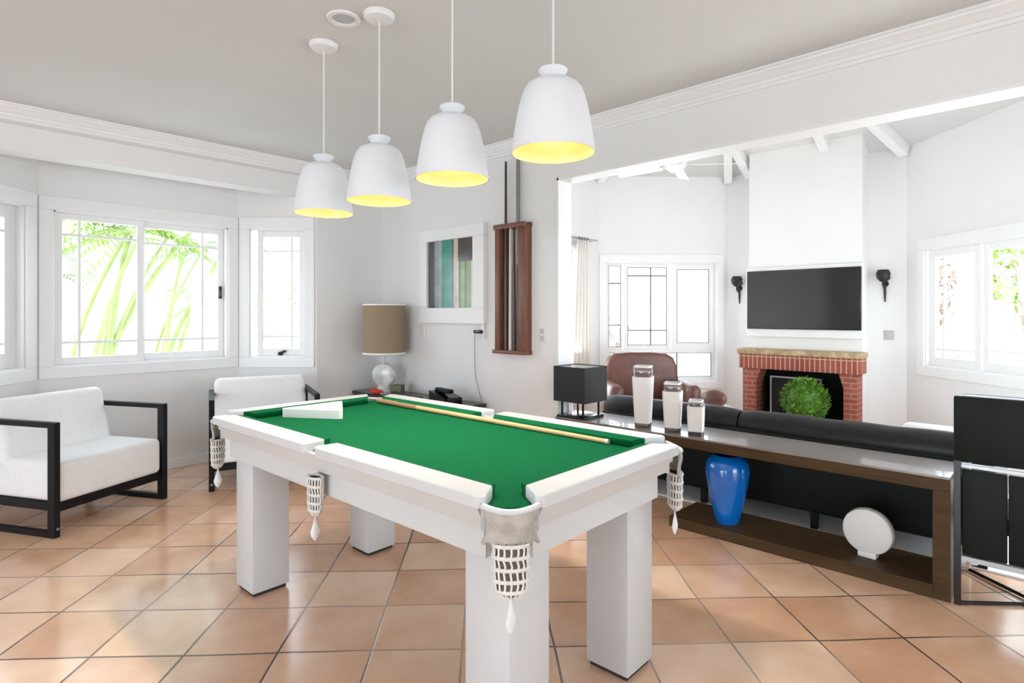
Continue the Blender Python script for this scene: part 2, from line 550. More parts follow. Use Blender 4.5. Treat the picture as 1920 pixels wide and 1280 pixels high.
    def build(self, name, m, parent=None, sharp=35, solid=0.0, norm=True):
        if norm:
            bmesh.ops.recalc_face_normals(self.bm, faces=self.bm.faces)
        me = bpy.data.meshes.new(name)
        self.bm.to_mesh(me)
        self.bm.free()
        for p in me.polygons:
            p.use_smooth = True
        me.set_sharp_from_angle(angle=R(sharp))
        me.materials.append(m if not isinstance(m, str) else M[m])
        o = bpy.data.objects.new(name, me)
        COL.objects.link(o)
        if parent is not None:
            o.parent = parent
        if solid:
            md = o.modifiers.new('solidify', 'SOLIDIFY')
            md.thickness = solid
            md.offset = 0
        return o


def thing(name, label, cat, loc=(0, 0, 0), rotz=0.0, group=None):
    o = bpy.data.objects.new(name, None)
    o.empty_display_size = 0.1
    COL.objects.link(o)
    o.location = loc
    o.rotation_euler = (0, 0, rotz)
    o['label'] = label
    o['category'] = cat
    if group:
        o['group'] = group
    return o


def tag(o, label, cat, group=None):
    o['label'] = label
    o['category'] = cat
    if group:
        o['group'] = group
    return o


def struct(o, label=None, cat=None):
    o['kind'] = 'structure'
    if label:
        o['label'] = label
    if cat:
        o['category'] = cat
    return o


def sempty(name, loc, rotz, label, cat):
    o = bpy.data.objects.new(name, None)
    o.empty_display_size = 0.1
    COL.objects.link(o)
    o.location = loc
    o.rotation_euler = (0, 0, rotz)
    return struct(o, label, cat)


# ------------------------------------------------------------------ the shell
ZC = 2.85          # ceiling
def wall(name, p0, p1, z0, z1, th, openings=(), label='', e0=0.0, e1=0.0):
    """inner face runs p0->p1, the slab lies to the left of that direction; openings (t0, t1, z0, z1)"""
    p0, p1 = Vector(p0), Vector(p1)
    d = p1 - p0
    Ln = d.length
    ang = math.atan2(d.y, d.x)
    b = MB()
    ts = sorted({-e0, Ln + e1, *[o[0] for o in openings], *[o[1] for o in openings]})
    for a, c in zip(ts, ts[1:]):
        ops = sorted([o for o in openings if o[0] <= a + 1e-6 and o[1] >= c - 1e-6], key=lambda o: o[2])
        z = z0
        for o in ops:
            if o[2] > z + 1e-4:
                b.box(a, c, 0, th, z, o[2])
            z = o[3]
        if z < z1 - 1e-4:
            b.box(a, c, 0, th, z, z1)
    o = b.build(name, 'wall')
    o.location = (p0.x, p0.y, 0)
    o.rotation_euler = (0, 0, ang)
    return struct(o, label or 'plain white painted wall', 'wall')


fl = MB().box(-6.3, 4.6, -5.0, 7.9, -0.12, 0.0).build('floor', 'floor')
struct(fl, 'terracotta tiled floor laid on the diagonal with dark joints', 'floor')
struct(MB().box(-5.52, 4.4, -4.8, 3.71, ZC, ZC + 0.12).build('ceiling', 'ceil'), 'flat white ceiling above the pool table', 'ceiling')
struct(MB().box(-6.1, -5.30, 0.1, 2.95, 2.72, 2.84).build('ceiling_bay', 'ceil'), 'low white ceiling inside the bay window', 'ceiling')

wall('wall_left', (-5.31, -4.6), (-5.31, 3.56), 0, ZC, 0.20, [(4.80, 7.42, 0, 2.54)], 'white wall and header around the window bay', 0.2, 0.15)
OPX0, OPX1 = -2.888, 0.66
wall('wall_right', (-5.31, 3.56), (4.2, 3.56), 0, ZC, 0.15, [(OPX0 + 5.31, OPX1 + 5.31, 0, 2.463)], 'white wall with the picture and the wide opening to the living room', 0, 0.2)
wall('wall_near', (4.2, 3.56), (4.2, -4.6), 0, ZC, 0.2, [(1.86, 4.46, 0.0, 2.35)], '', 0.0, 0.2)
wall('wall_back', (4.2, -4.6), (-5.31, -4.6), 0, ZC, 0.2, [(3.0, 7.4, 0.0, 2.35)], '', 0.0, 0.0)
# bay facets
B0, B1, B2, B3 = (-5.31, 0.20), (-5.86, 0.748), (-5.86, 2.275), (-5.31, 2.82)
WZ0, WZ1 = 0.975, 2.23
wall('wall_bay_left', B0, B1, 0, 2.8, 0.14, [(0.128, 0.655, WZ0, WZ1)], 'left angled wall of the window bay', 0, 0.05)
wall('wall_bay_middle', B1, B2, 0, 2.8, 0.14, [(0.10, 1.437, WZ0, WZ1)], 'middle wall of the window bay', 0.05, 0.05)
wall('wall_bay_right', B2, B3, 0, 2.8, 0.14, [(0.120, 0.650, WZ0, WZ1)], 'right angled wall of the window bay', 0.05, 0)
# living room
P0, P1, P2, P3, P4, P5 = (-4.41, 3.71), (-4.41, 6.29), (-3.20, 7.50), (-1.232, 7.50), (0.668, 5.60), (0.668, 3.71)
ZL = 3.23
wall('wall_living_left', P0, P1, 0, ZL, 0.15, [(0.35, 2.10, 0.02, 2.22)], 'white living room wall with the curtained glass door', 0, 0.06)
wall('wall_living_front', P1, P2, 0, ZL, 0.15, [(0.10, 1.56, 0.51, 2.07)], 'white living room wall behind the brown armchair', 0.06, 0.06)
wall('wall_living_fireplace', P2, P3, 0, ZL, 0.15, [], 'white living room wall behind the chimney breast', 0.06, 0.06)
wall('wall_living_right', P3, P4, 0, ZL, 0.15, [(0.27, 2.35, 0.86, 2.06)], 'white living room wall with the wide window on the right', 0.06, 0.06)
wall('wall_living_side', P4, P5, 0, ZL, 0.15, [(0.2, 1.7, 0.0, 2.3)], '', 0.06, 0)
struct(MB().box(-4.6, 0.85, 3.56, 3.71, ZC, ZL).build('wall_living_gable', 'wall'), 'white wall above the wide opening', 'wall')
# vaulted living room ceiling
APEX = (-2.2, 5.15, 4.45)
b = MB()
base = [P0, P1, P2, P3, P4, P5]
cen = Vector((APEX[0], APEX[1]))
outer = []
for p in base:
    v = (Vector(p) - cen)
    k = 1 + 0.16 / v.length
    outer.append((cen.x + v.x * k, cen.y + v.y * k, ZL - (0.16 / v.length) * (APEX[2] - ZL)))
av = b.bm.verts.new(APEX)
ov = [b.bm.verts.new(p) for p in outer]
for i in range(6):
    b.bm.faces.new((ov[i], ov[(i + 1) % 6], av))
struct(b.build('ceiling_vault', 'vault', solid=0.06, sharp=10), 'white vaulted ceiling of the living room', 'ceiling')


def beam(name, p, q, w, h):
    p, q = Vector(p), Vector(q)
    d = q - p
    x = d.normalized()
    y = Vector((0, 0, 1)).cross(x).normalized()
    z = x.cross(y)
    mt = Matrix(((x.x, y.x, z.x, p.x), (x.y, y.y, z.y, p.y), (x.z, y.z, z.z, p.z), (0, 0, 0, 1)))
    o = MB().box(0, d.length, -w / 2, w / 2, -h, 0.02, 0.006, 1, mt).build(name, 'trim')
    return struct(o, 'white roof beam under the vaulted living room ceiling', 'beam')


def slope_z(y):
    return ZL + (7.5 - y) * (APEX[2] - ZL) / (7.5 - APEX[1])


nb = 1
for p in (P1, P2, P3, P4):
    beam('trim_%d' % nb, (p[0], p[1], ZL), APEX, 0.10, 0.15)
    nb += 1
for x in (-2.90, -1.97):
    kx = APEX[0] + (x - APEX[0]) * 0.45
    beam('trim_%d' % nb, (x, 7.5, ZL), (x, 6.2, slope_z(6.2)), 0.10, 0.13)
    nb += 1
# chimney breast, open below for the firebox
struct(MB().box(-2.806, -1.585, 7.20, 7.50, 0.765, 3.40).build('wall_chimney', 'wall'), 'white chimney breast carrying the television', 'wall')
struct(MB().box(-2.806, -2.64, 7.20, 7.50, 0, 0.765).build('wall_chimney_left', 'wall'), 'white foot of the chimney breast left of the fireplace', 'wall')
struct(MB().box(-1.695, -1.585, 7.20, 7.50, 0, 0.765).build('wall_chimney_right', 'wall'), 'white foot of the chimney breast right of the fireplace', 'wall')

# crown moulding, skirting, opening lining
def crown(name, p0, p1, lab):
    """profile under the ceiling, room side on the right of p0->p1"""
    p0, p1 = Vector(p0), Vector(p1)
    d = p1 - p0
    prof = [(0, 0), (0, -0.105), (-0.012, -0.105), (-0.014, -0.085), (-0.022, -0.082), (-0.024, -0.062), (-0.034, -0.058),
            (-0.045, -0.040), (-0.062, -0.026), (-0.066, -0.014), (-0.078, -0.012), (-0.080, 0)]
    b = MB()
    lo = [b.bm.verts.new((0, y, z)) for y, z in prof]
    hi = [b.bm.verts.new((d.length, y, z)) for y, z in prof]
    n = len(prof)
    for i in range(n):
        b.bm.faces.new((lo[i], lo[(i + 1) % n], hi[(i + 1) % n], hi[i]))
    b.bm.faces.new(lo)
    b.bm.faces.new(hi[::-1])
    o = b.build(name, 'trim', sharp=20)
    o.location = (p0.x, p0.y, ZC)
    o.rotation_euler = (0, 0, math.atan2(d.y, d.x))
    return struct(o, lab, 'moulding')


crown('trim_20', (-5.31, -4.6), (-5.31, 3.56), 'white crown moulding above the window bay')
crown('trim_21', (-5.31, 3.56), (4.2, 3.56), 'white crown moulding above the wide opening')


def skirting(name, p0, p1, lab, h=0.09, th=0.015):
    p0, p1 = Vector(p0), Vector(p1)
    d = p1 - p0
    o = MB().box(0, d.length, -th, 0, 0, h, 0.004, 1).build(name, 'trim')
    o.location = (p0.x, p0.y, 0)
    o.rotation_euler = (0, 0, math.atan2(d.y, d.x))
    return struct(o, lab, 'baseboard')


skirting('baseboard_bay_left', B0, B1, 'white baseboard under the left bay wall')
skirting('baseboard_bay_middle', B1, B2, 'white baseboard under the middle bay wall')
skirting('baseboard_bay_right', B2, B3, 'white baseboard under the right bay wall')
skirting('baseboard_left', (-5.31, 2.82), (-5.31, 3.56), 'white baseboard in the corner behind the table lamp')
skirting('baseboard_right', (-5.31, 3.56), (OPX0, 3.56), 'white baseboard under the picture wall')
skirting('baseboard_living_front', P1, P2, 'white baseboard behind the brown armchair')
skirting('baseboard_living_right', P3, P4, 'white baseboard under the right living room window')
# thin lining round the wide opening
b = MB()
b.box(OPX0, OPX0 + 0.018, 3.552, 3.718, 0, 2.463)
b.box(OPX1 - 0.018, OPX1, 3.552, 3.718, 0, 2.463)
b.box(OPX0, OPX1, 3.552, 3.718, 2.445, 2.463)
struct(b.build('trim_22', 'trim'), 'white lining of the wide opening to the living room', 'trim')


# ------------------------------------------------------------------ windows
def window(name, p0, p1, t0, t1, z0, z1, sashes, label, casing=0.095, recess=0.05, depth=0.14, gasket=False):
    """sashes: (s0, s1, y, zz0, zz1, verticals, horizontals) in the opening's own metres"""
    p0, p1 = Vector(p0), Vector(p1)
    d = p1 - p0
    root = sempty(name, (p0.x, p0.y, 0), math.atan2(d.y, d.x), label, 'window')
    c = casing
    b = MB()                                       # casing on the wall face
    b.box(t0 - c, t1 + c, -0.018, 0, z1, z1 + c + 0.015, 0.004, 1)
    b.box(t0 - c, t1 + c, -0.018, 0, z0 - c, z0, 0.004, 1)
    b.box(t0 - c, t0, -0.018, 0, z0, z1, 0.004, 1)
    b.box(t1, t1 + c, -0.018, 0, z0, z1, 0.004, 1)
    b.build('casing', 'trim', root)
    b = MB()                                       # lining of the opening
    e = 0.012
    b.box(t0, t0 + e, 0, depth, z0, z1)
    b.box(t1 - e, t1, 0, depth, z0, z1)
    b.box(t0, t1, 0, depth, z1 - e, z1)
    b.box(t0, t1, -0.005, depth, z0, z0 + e)
    b.build('reveal', 'trim', root)
    for (s0, s1, y, a0, a1, vs, hs, fw) in sashes:
        b = MB()
        b.box(s0, s0 + fw, y, y + 0.035, a0, a1, 0.003, 1)
        b.box(s1 - fw, s1, y, y + 0.035, a0, a1, 0.003, 1)
        b.box(s0 + fw, s1 - fw, y, y + 0.035, a1 - fw, a1, 0.003, 1)
        b.box(s0 + fw, s1 - fw, y, y + 0.035, a0, a0 + fw * 1.15, 0.003, 1)
        for v in vs:
            b.box(v - 0.010, v + 0.010, y + 0.006, y + 0.030, a0 + fw, a1 - fw)
        for h in hs:
            b.box(s0 + fw, s1 - fw, y + 0.007, y + 0.029, h - 0.010, h + 0.010)
        so = b.build('sash', 'trim', root)
        if gasket:
            b = MB()
            g = 0.007
            for (q0, q1) in ((s0 + fw, s0 + fw + g), (s1 - fw - g, s1 - fw)):
                b.box(q0, q1, y - 0.002, y + 0.010, a0 + fw * 1.15, a1 - fw)
            for (q0, q1) in ((a1 - fw - g, a1 - fw), (a0 + fw * 1.15, a0 + fw * 1.15 + g)):
                b.box(s0 + fw, s1 - fw, y - 0.002, y + 0.010, q0, q1)
            for v in vs:
                b.box(v - 0.007, v + 0.007, y + 0.002, y + 0.012, a0 + fw, a1 - fw)
            for h in hs:
                b.box(s0 + fw, s1 - fw, y + 0.002, y + 0.012, h - 0.006, h + 0.006)
            b.build('gasket', 'gasket', so)
        MB().box(s0 + fw * 0.5, s1 - fw * 0.5, y + 0.016, y + 0.020, a0 + fw * 0.5, a1 - fw * 0.5).build('pane', 'pane', so)
    return root


e = 0.012
w1 = window('window_1', B1, B2, 0.10, 1.437, WZ0, WZ1, [
    (0.112, 0.735, 0.030, WZ0 + e, WZ1 - e, [0.275], [2.045, 1.165], 0.050),
    (0.700, 1.425, 0.068, WZ0 + e, WZ1 - e, [1.235], [2.03, 1.165], 0.055)],
    'wide white sliding window in the middle of the bay')
MB().box(1.375, 1.402, 0.050, 0.068, 1.545, 1.665, 0.004).build('latch', 'black_glossy', w1)
w2 = window('window_2', B2, B3, 0.120, 0.650, WZ0, WZ1, [
    (0.170, 0.638, 0.060, WZ0 + e, WZ1 - e, [0.505], [2.02, 1.175], 0.058)],
    'narrow white window on the right side of the bay', 0.1)
b = MB()
b.tube([(0.40, 0.055, 1.005), (0.40, 0.030, 1.012), (0.46, 0.022, 1.035)], 0.012, 8)
b.box(0.375, 0.42, 0.045, 0.062, 0.992, 1.022, 0.003)
b.build('handle', 'black_glossy', w2)
w3 = window('window_3', B0, B1, 0.128, 0.655, WZ0, WZ1, [
    (0.140, 0.643, 0.060, WZ0 + e, WZ1 - e, [0.275], [2.02, 1.175], 0.10)],
    'narrow white window on the left side of the bay, cut by the photo edge', 0.1)
w4 = window('window_4', P1, P2, 0.10, 1.56, 0.51, 2.07, [
    (0.112, 0.330, 0.050, 0.93, 2.058, [], [1.25, 1.80], 0.030),
    (0.345, 0.960, 0.050, 0.93, 2.058, [0.70], [1.18, 1.90], 0.050),
    (0.975, 1.548, 0.050, 0.93, 2.058, [], [], 0.075),
    (0.112, 1.548, 0.050, 0.522, 0.93, [0.36, 1.05], [], 0.045)],
    'bright white window behind the brown leather armchair', 0.09, gasket=True)
w5 = window('window_5', P3, P4, 0.27, 2.35, 0.86, 2.06, [
    (0.282, 0.92, 0.040, 0.872, 2.048, [0.46], [1.04], 0.075),
    (0.93, 1.64, 0.050, 0.872, 2.048, [1.36], [1.885, 1.06], 0.07),
    (1.65, 2.338, 0.040, 0.872, 2.048, [1.95], [1.885, 1.06], 0.07)],
    'wide white window on the right wall of the living room', 0.10)
# glass door behind the curtain, and unseen glazed doors added to let daylight in
window('door_1', P0, P1, 0.35, 2.10, 0.03, 2.22, [
    (0.362, 1.225, 0.05, 0.05, 2.208, [], [1.1], 0.08), (1.225, 2.088, 0.05, 0.05, 2.208, [], [1.1], 0.08)],
    'white glazed door beside the cream curtain', 0.0301)
window('door_2', (4.2, -4.6), (-5.31, -4.6), 3.0, 7.4, 0.03, 2.35, [
    (3.012 + k * 1.0935, 3.012 + (k + 1) * 1.0935, 0.04, 0.05, 2.338, [], [], 0.08) for k in range(4)], 'unseen white glazed doors added for daylight on the wall facing the picture', 0.09, depth=0.2)
window('door_3', (4.2, 3.56), (4.2, -4.6), 1.86, 4.46, 0.03, 2.35, [
    (1.872 + k * 1.288, 1.872 + (k + 1) * 1.288, 0.04, 0.05, 2.338, [], [], 0.08) for k in range(2)], 'unseen white glazed doors added for daylight on the wall facing the bay', 0.09, depth=0.2)
window('door_4', P4, P5, 0.2, 1.7, 0.03, 2.3, [
    (0.212, 0.95, 0.04, 0.05, 2.288, [], [], 0.08), (0.95, 1.688, 0.04, 0.05, 2.288, [], [], 0.08)], 'unseen white glazed door added for light at the far right of the living room', 0.06, depth=0.15)

# ------------------------------------------------------------------ pool table
TL, TW, TH = 2.14, 1.095, 0.891
tab = thing('pool_table', 'white pool table with green cloth and cream net pockets on four square legs', 'pool table', (-2.139, 1.637, 0), R(1.32))
hl, hw = TL / 2, TW / 2
ZB = TH - 0.040           # cloth surface
RW = 0.098                # rail width
CW = 0.048                # cushion width
CC = 0.120                # rails stop this far from the corner
MG = 0.036                # half gap at the middle pockets
# bed with cut corners, baize on top
ch = 0.085
def octa(a, w, c):
    return [(-a + c, -w), (a - c, -w), (a, -w + c), (a, w - c), (a - c, w), (-a + c, w), (-a, w - c), (-a, -w + c)]
MB().prism(octa(hl - 0.035, hw - 0.035, ch), ZB - 0.004, ZB).build('cloth', 'cloth', tab)
MB().prism(octa(hl - 0.034, hw - 0.034, ch), ZB - 0.03, ZB - 0.004).build('bed', 'table_white', tab)


def rail(x0, x1, side, axis, k0=0.048, k1=0.048):
    """one rail board on top, its cushion and its bevelled ends. axis 'x' long sides, 'y' short sides"""
    w = hw if axis == 'x' else hl
    def P(s, o, z):                       # s along, o outward distance
        return (s, side * o, z) if axis == 'x' else (side * o, s, z)
    b = MB()
    o0, o1 = w - RW, w
    r = 0.022
    poly = [(x0 + k0, o0), (x1 - k1, o0)]
    # rounded outer corners
    for k in range(5):
        q = PI / 2 * k / 4
        poly.append((x1 - r + r * math.cos(q), o1 - r + r * math.sin(q)))
    for k in range(5):
        q = PI / 2 + PI / 2 * k / 4
        poly.append((x0 + r + r * math.cos(q), o1 - r + r * math.sin(q)))
    z0, z1 = TH - 0.036, TH
    e_ = 0.004
    n = len(poly)
    cx = (x0 + x1) / 2
    rings = []
    for (z, ins) in ((z0, 0), (z1 - e_, 0), (z1, e_)):
        ring = []
        for (s, o) in poly:
            s2 = s + (ins if s < cx else -ins)
            o2 = o - ins if o > (o0 + o1) / 2 else o
            ring.append(b.bm.verts.new(P(s2, o2, z)))
        rings.append(ring)
    for a, c in zip(rings, rings[1:]):
        for i in range(n):
            b.bm.faces.new((a[i], a[(i + 1) % n], c[(i + 1) % n], c[i]))
    b.bm.faces.new(rings[0])
    b.bm.faces.new(rings[-1])
    ro = b.build('rail', 'table_white', tab)
    # cushion: sloped top, nose overhanging, mitred ends
    b = MB()
    sec = [(o0, TH - 0.002), (o0 - CW * 0.55, TH - 0.004), (o0 - CW, TH - 0.010), (o0 - CW, TH - 0.018), (o0 - CW * 0.7, ZB + 0.001), (o0, ZB + 0.001)]
    A = [b.bm.verts.new(P(x0 + k0 + (o0 - o) * 0.7, o, z)) for o, z in sec]
    C = [b.bm.verts.new(P(x1 - k1 - (o0 - o) * 0.7, o, z)) for o, z in sec]
    for i in range(len(sec)):
        j = (i + 1) % len(sec)
        b.bm.faces.new((A[i], A[j], C[j], C[i]))
    b.bm.faces.new(A)
    b.bm.faces.new(C[::-1])
    b.build('cushion', 'cloth', tab)


for side in (-1, 1):
    rail(-hl + CC, -MG, side, 'x', 0.048, 0.012)
    rail(MG, hl - CC, side, 'x', 0.012, 0.048)
    rail(-hw + CC, hw - CC, side, 'y')
# apron (upper) and skirt panel (lower) on each side
A1 = 0.032
za1, za0 = TH - 0.036, TH - 0.112
cA = 0.15
A2 = 0.050                # the apron leans inward towards its lower edge


def side_board(name, half, w, side, axis, r1, r2, z0, z1):
    b = MB()
    sec = [(w - r1, z1), (w - r2, z0), (w - r2 - 0.020, z0), (w - r1 - 0.024, z1)]
    ends = []
    for s_ in (-half, half):
        ends.append([b.bm.verts.new((s_, side * o, z) if axis == 'x' else (side * o, s_, z)) for o, z in sec])
    for i in range(4):
        j = (i + 1) % 4
        b.bm.faces.new((ends[0][i], ends[0][j], ends[1][j], ends[1][i]))
    b.bm.faces.new(ends[0])
    b.bm.faces.new(ends[1][::-1])
    b.build(name, 'table_white', tab)


for side in (-1, 1):
    side_board('apron', hl - cA, hw, side, 'x', 0.016, A2, za0, za1)
    side_board('apron', hw - cA, hl, side, 'y', 0.016, A2, za0, za1)
    side_board('skirt_panel', hl - 0.17, hw, side, 'x', 0.072, 0.072, za0 - 0.095, za0 + 0.004)
    side_board('skirt_panel', hw - 0.17, hl, side, 'y', 0.072, 0.072, za0 - 0.095, za0 + 0.004)
# cut corner pieces of the apron
for sx in (-1, 1):
    for sy in (-1, 1):
        b = MB()
        p, q = (sx * (hl - cA), sy * (hw - A1)), (sx * (hl - A1), sy * (hw - cA))
        p2, q2 = (sx * (hl - cA), sy * (hw - A1 - 0.024)), (sx * (hl - A1 - 0.024), sy * (hw - cA))
        b.prism([p, q, q2, p2], za0, za1 - 0.008)
        b.build('corner_apron', 'table_white', tab)
LI, LS = 0.216, 0.19
for sx in (-1, 1):
    for sy in (-1, 1):
        cx, cy = sx * (hl - LI), sy * (hw - LI)
        lg = MB().box(cx - LS / 2, cx + LS / 2, cy - LS / 2, cy + LS / 2, 0.018, ZB - 0.03, 0.006, 2).build('leg', 'table_white', tab)
        MB().box(cx - LS / 2 + 0.012, cx + LS / 2 - 0.012, cy - LS / 2 + 0.012, cy + LS / 2 - 0.012, 0.0, 0.018).build('foot', 'black_rubber', lg)


def pocket(px, py, dx, dy, corner):
    """pocket at (px, py) facing outward (dx, dy): leather collar, lip, net with dark shade sheet, tassel"""
    fr = Matrix(((-dy, dx, 0, px), (dx, dy, 0, py), (0, 0, 1, 0), (0, 0, 0, 1)))   # local x = along the edge, y = outward
    hwid = 0.078 if corner else 0.055
    bul = 0.030 if corner else 0.004
    off = 0.000
    def arc(u, rr=1.0):
        x = (2 * u - 1)
        return x, off + bul * (1 - x * x) * rr
    ztop, zbot = TH - 0.030, TH - 0.128
    b = MB()
    def f(u, v):
        x, y = arc(u)
        k = 1.0 - 0.10 * math.sin(PI * v) + 0.06 * (v > 0.95)
        z = ztop + (zbot - ztop) * v - 0.010 * (1 - x * x) * (1 - v) - (0.006 * math.sin(u * 40) if v > 0.9 else 0)
        return fr @ Vector((x * hwid * k, y + 0.004 * math.sin(v * 6) + 0.004, z))
    b.grid(f, 24, 8)
    pk = b.build('pocket', 'leather_cream', tab, solid=0.006)
    b = MB()                                 # rounded white lip under the rail ends
    b.tube([fr @ Vector((arc(i / 14)[0] * hwid * 1.02, arc(i / 14)[1] + 0.003, ztop - 0.010 * (1 - arc(i / 14)[0] ** 2) + 0.004)) for i in range(15)], 0.009, 8, flat=(1, 1))
    b.build('lip', 'table_white', pk)
    b = MB()                                 # fallen cloth in the mouth
    b.grid(lambda u, v: fr @ Vector(((2 * u - 1) * hwid * 0.80, -0.075 + v * (0.072 + bul * 0.9 * (1 - (2 * u - 1) ** 2)), ZB + 0.002 - 0.02 * v * v)), 12, 6)
    b.build('mouth', 'cloth', pk)
    # net
    nz0, nz1 = zbot - 0.002, zbot - 0.150
    rx, ry = (0.050, 0.026) if corner else (0.040, 0.024)
    cyy = 0.014 if corner else 0.046
    def ring(v, q, g=1.0):
        k = (1.0 - 0.10 * v) if v < 0.75 else (0.925 * math.sqrt(max(0.0, 1 - ((v - 0.75) / 0.27) ** 2)))
        return fr @ Vector((math.cos(q) * rx * k * g, cyy + math.sin(q) * ry * k * g, nz0 + (nz1 - nz0) * v))
    b = MB()
    for v in (0.0, 0.22, 0.44, 0.66, 0.86):
        b.tube([ring(v, 2 * PI * i / 20) for i in range(21)], 0.0058, 6, False)
    for i in range(16):
        q = 2 * PI * i / 16
        b.tube([ring(v, q + 0.06 * math.sin(v * 30)) for v in (0, .12, .25, .37, .5, .62, .75, .86, .94, 1.0)], 0.0034, 5)
    net = b.build('net', 'net', pk)
    b = MB()
    b.grid(lambda u, v: ring(v * 0.985, 2 * PI * u, 0.88), 20, 12, True)
    b.build('lining', 'net_shade', pk)  # dark inner sheet in place of the shade behind the mesh
    b = MB()
    zt = nz1 - 0.004
    cpt = lambda z, w=0.0: tuple(fr @ Vector((w, cyy, z)))
    b.tube([cpt(zt + 0.006), cpt(zt - 0.010), cpt(zt - 0.035), cpt(zt - 0.062), cpt(zt - 0.080), cpt(zt - 0.098)], [0.003, 0.004, 0.012, 0.021, 0.016, 0.002], 8, flat=(1, 0.4))
    b.build('tassel', 'tassel', pk)


s2 = math.sqrt(0.5)
for sx in (-1, 1):
    for sy in (-1, 1):
        pocket(sx * (hl - 0.066), sy * (hw - 0.066), sx * s2, sy * s2, True)
pocket(0, -(hw - 0.078), 0, -1, False)
pocket(0, (hw - 0.078), 0, 1, False)

# things on the table
c_ = thing('cue_stick', 'pale wooden cue stick lying on the green cloth along the far cushion', 'cue', (-2.139, 1.637, ZB), R(1.32))
MB().tube([(-0.90, 0.405, 0.017), (-0.52, 0.405, 0.0155)], [0.0155, 0.0140], 12).build('butt', 'cue_brown', c_)
MB().tube([(-0.52, 0.405, 0.0155), (0.745, 0.397, 0.0115)], [0.0140, 0.0105], 12).build('shaft', 'cue_light', c_)
MB().tube([(0.745, 0.397, 0.0115), (0.762, 0.397, 0.0115)], [0.0110, 0.0105], 12).build('ferrule', 'cue_cream', c_)
tri = [(-3.020, 1.385), (-2.715, 1.585), (-3.030, 1.765)]
cx, cy = sum(p[0] for p in tri) / 3, sum(p[1] for p in tri) / 3
tr = thing('triangle_rack', 'white triangular ball rack lying flat on the green cloth', 'ball rack', (cx, cy, ZB))
loc = [(p[0] - cx, p[1] - cy) for p in tri]
def chamf(t, c):
    out = []
    for i in range(3):
        a, p, q = Vector(t[i - 1]), Vector(t[i]), Vector(t[(i + 1) % 3])
        out += [tuple(p + (a - p).normalized() * c), tuple(p + (q - p).normalized() * c)]
    return out
outr = chamf(loc, 0.022)
innr = [(x * 0.82, y * 0.82) for x, y in outr]
b = MB()
n = len(outr)
v = [[b.bm.verts.new((x, y, z)) for x, y in pl] for pl, z in ((outr, 0.001), (outr, 0.046), (innr, 0.046), (innr, 0.001))]
for k in range(4):
    for i in range(n):
        j = (i + 1) % n
        b.bm.faces.new((v[k][i], v[k][j], v[(k + 1) % 4][j], v[(k + 1) % 4][i]))
b.build('frame', 'plastic_white', tr)
MB().prism(innr, 0.026, 0.034).build('panel', 'plastic_white', tr)
MB().box(0.09, 0.105, -0.01, 0.005, 0.034, 0.052, 0.002).build('knob', 'plastic_grey', tr)


# ------------------------------------------------------------------ pendant lamps
def pendant(x, y, zb, label):
    t = thing('pendant_lamp', label, 'lamp', (x, y, zb), 0, 'pendant lamps in a row above the pool table')
    r0 = 0.155
    prof = [(0.0, 0.268), (0.045, 0.268), (0.075, 0.262), (0.095, 0.250), (0.108, 0.232), (0.118, 0.205), (0.128, 0.168), (0.138, 0.115), (0.147, 0.060), (0.152, 0.020), (r0, 0.0)]
    sh = MB().lathe(prof, 48, cap=False).build('shade', 'shade_white', t)
    pin = [(max(0.0, r - 0.006), z - (0.006 if z > 0.2 else 0.0)) for r, z in prof]
    pin[-1] = (r0 - 0.003, 0.0)
    MB().lathe(pin[::-1], 48, cap=False).build('lining', 'shade_gold', t)
    MB().lathe([(r0 - 0.003, -0.001), (r0 + 0.0005, -0.001), (r0 + 0.0005, 0.002)], 48, cap=False).build('rim', 'shade_white', t)
    MB().lathe([(0.034, 0.266), (0.030, 0.276), (0.044, 0.290), (0.054, 0.304), (0.052, 0.309), (0.020, 0.313), (0.006, 0.318), (0, 0.318)], 32).build('cap', 'shade_white', t)
    MB().tube([(0, 0, 0.315), (0, 0, ZC - zb)], 0.0042, 8).build('cord', 'cord_white', t)
    MB().lathe([(0, ZC - zb - 0.035), (0.03, ZC - zb - 0.034), (0.066, ZC - zb - 0.026), (0.074, ZC - zb - 0.012), (0.076, ZC - zb - 0.001), (0, ZC - zb - 0.001)], 32).build('canopy', 'plastic_white', t)
    MB().tube([(0, 0, 0.262), (0, 0, 0.205)], 0.020, 16).build('socket', 'plastic_white', t)
    MB().sphere((0, 0, 0.165), 0.036, 3, (1, 1, 1.15)).build('bulb', 'bulb', t)
    d = bpy.data.lights.new('bulb_glow', 'POINT')
    d.energy = 0.55
    d.color = (1.0, 0.86, 0.62)
    d.shadow_soft_size = 0.03
    o = bpy.data.objects.new('bulb_glow', d)
    o.location = (0, 0, 0.115)
    COL.objects.link(o)
    o.parent = t
    d = bpy.data.lights.new('bulb_beam', 'SPOT')
    d.energy = 17
    d.color = (1.0, 0.95, 0.87)
    d.spot_size = R(112)
    d.spot_blend = 0.7
    d.shadow_soft_size = 0.05
    o = bpy.data.objects.new('bulb_beam', d)
    o.location = (0, 0, 0.10)
    COL.objects.link(o)
    o.parent = t
    return t


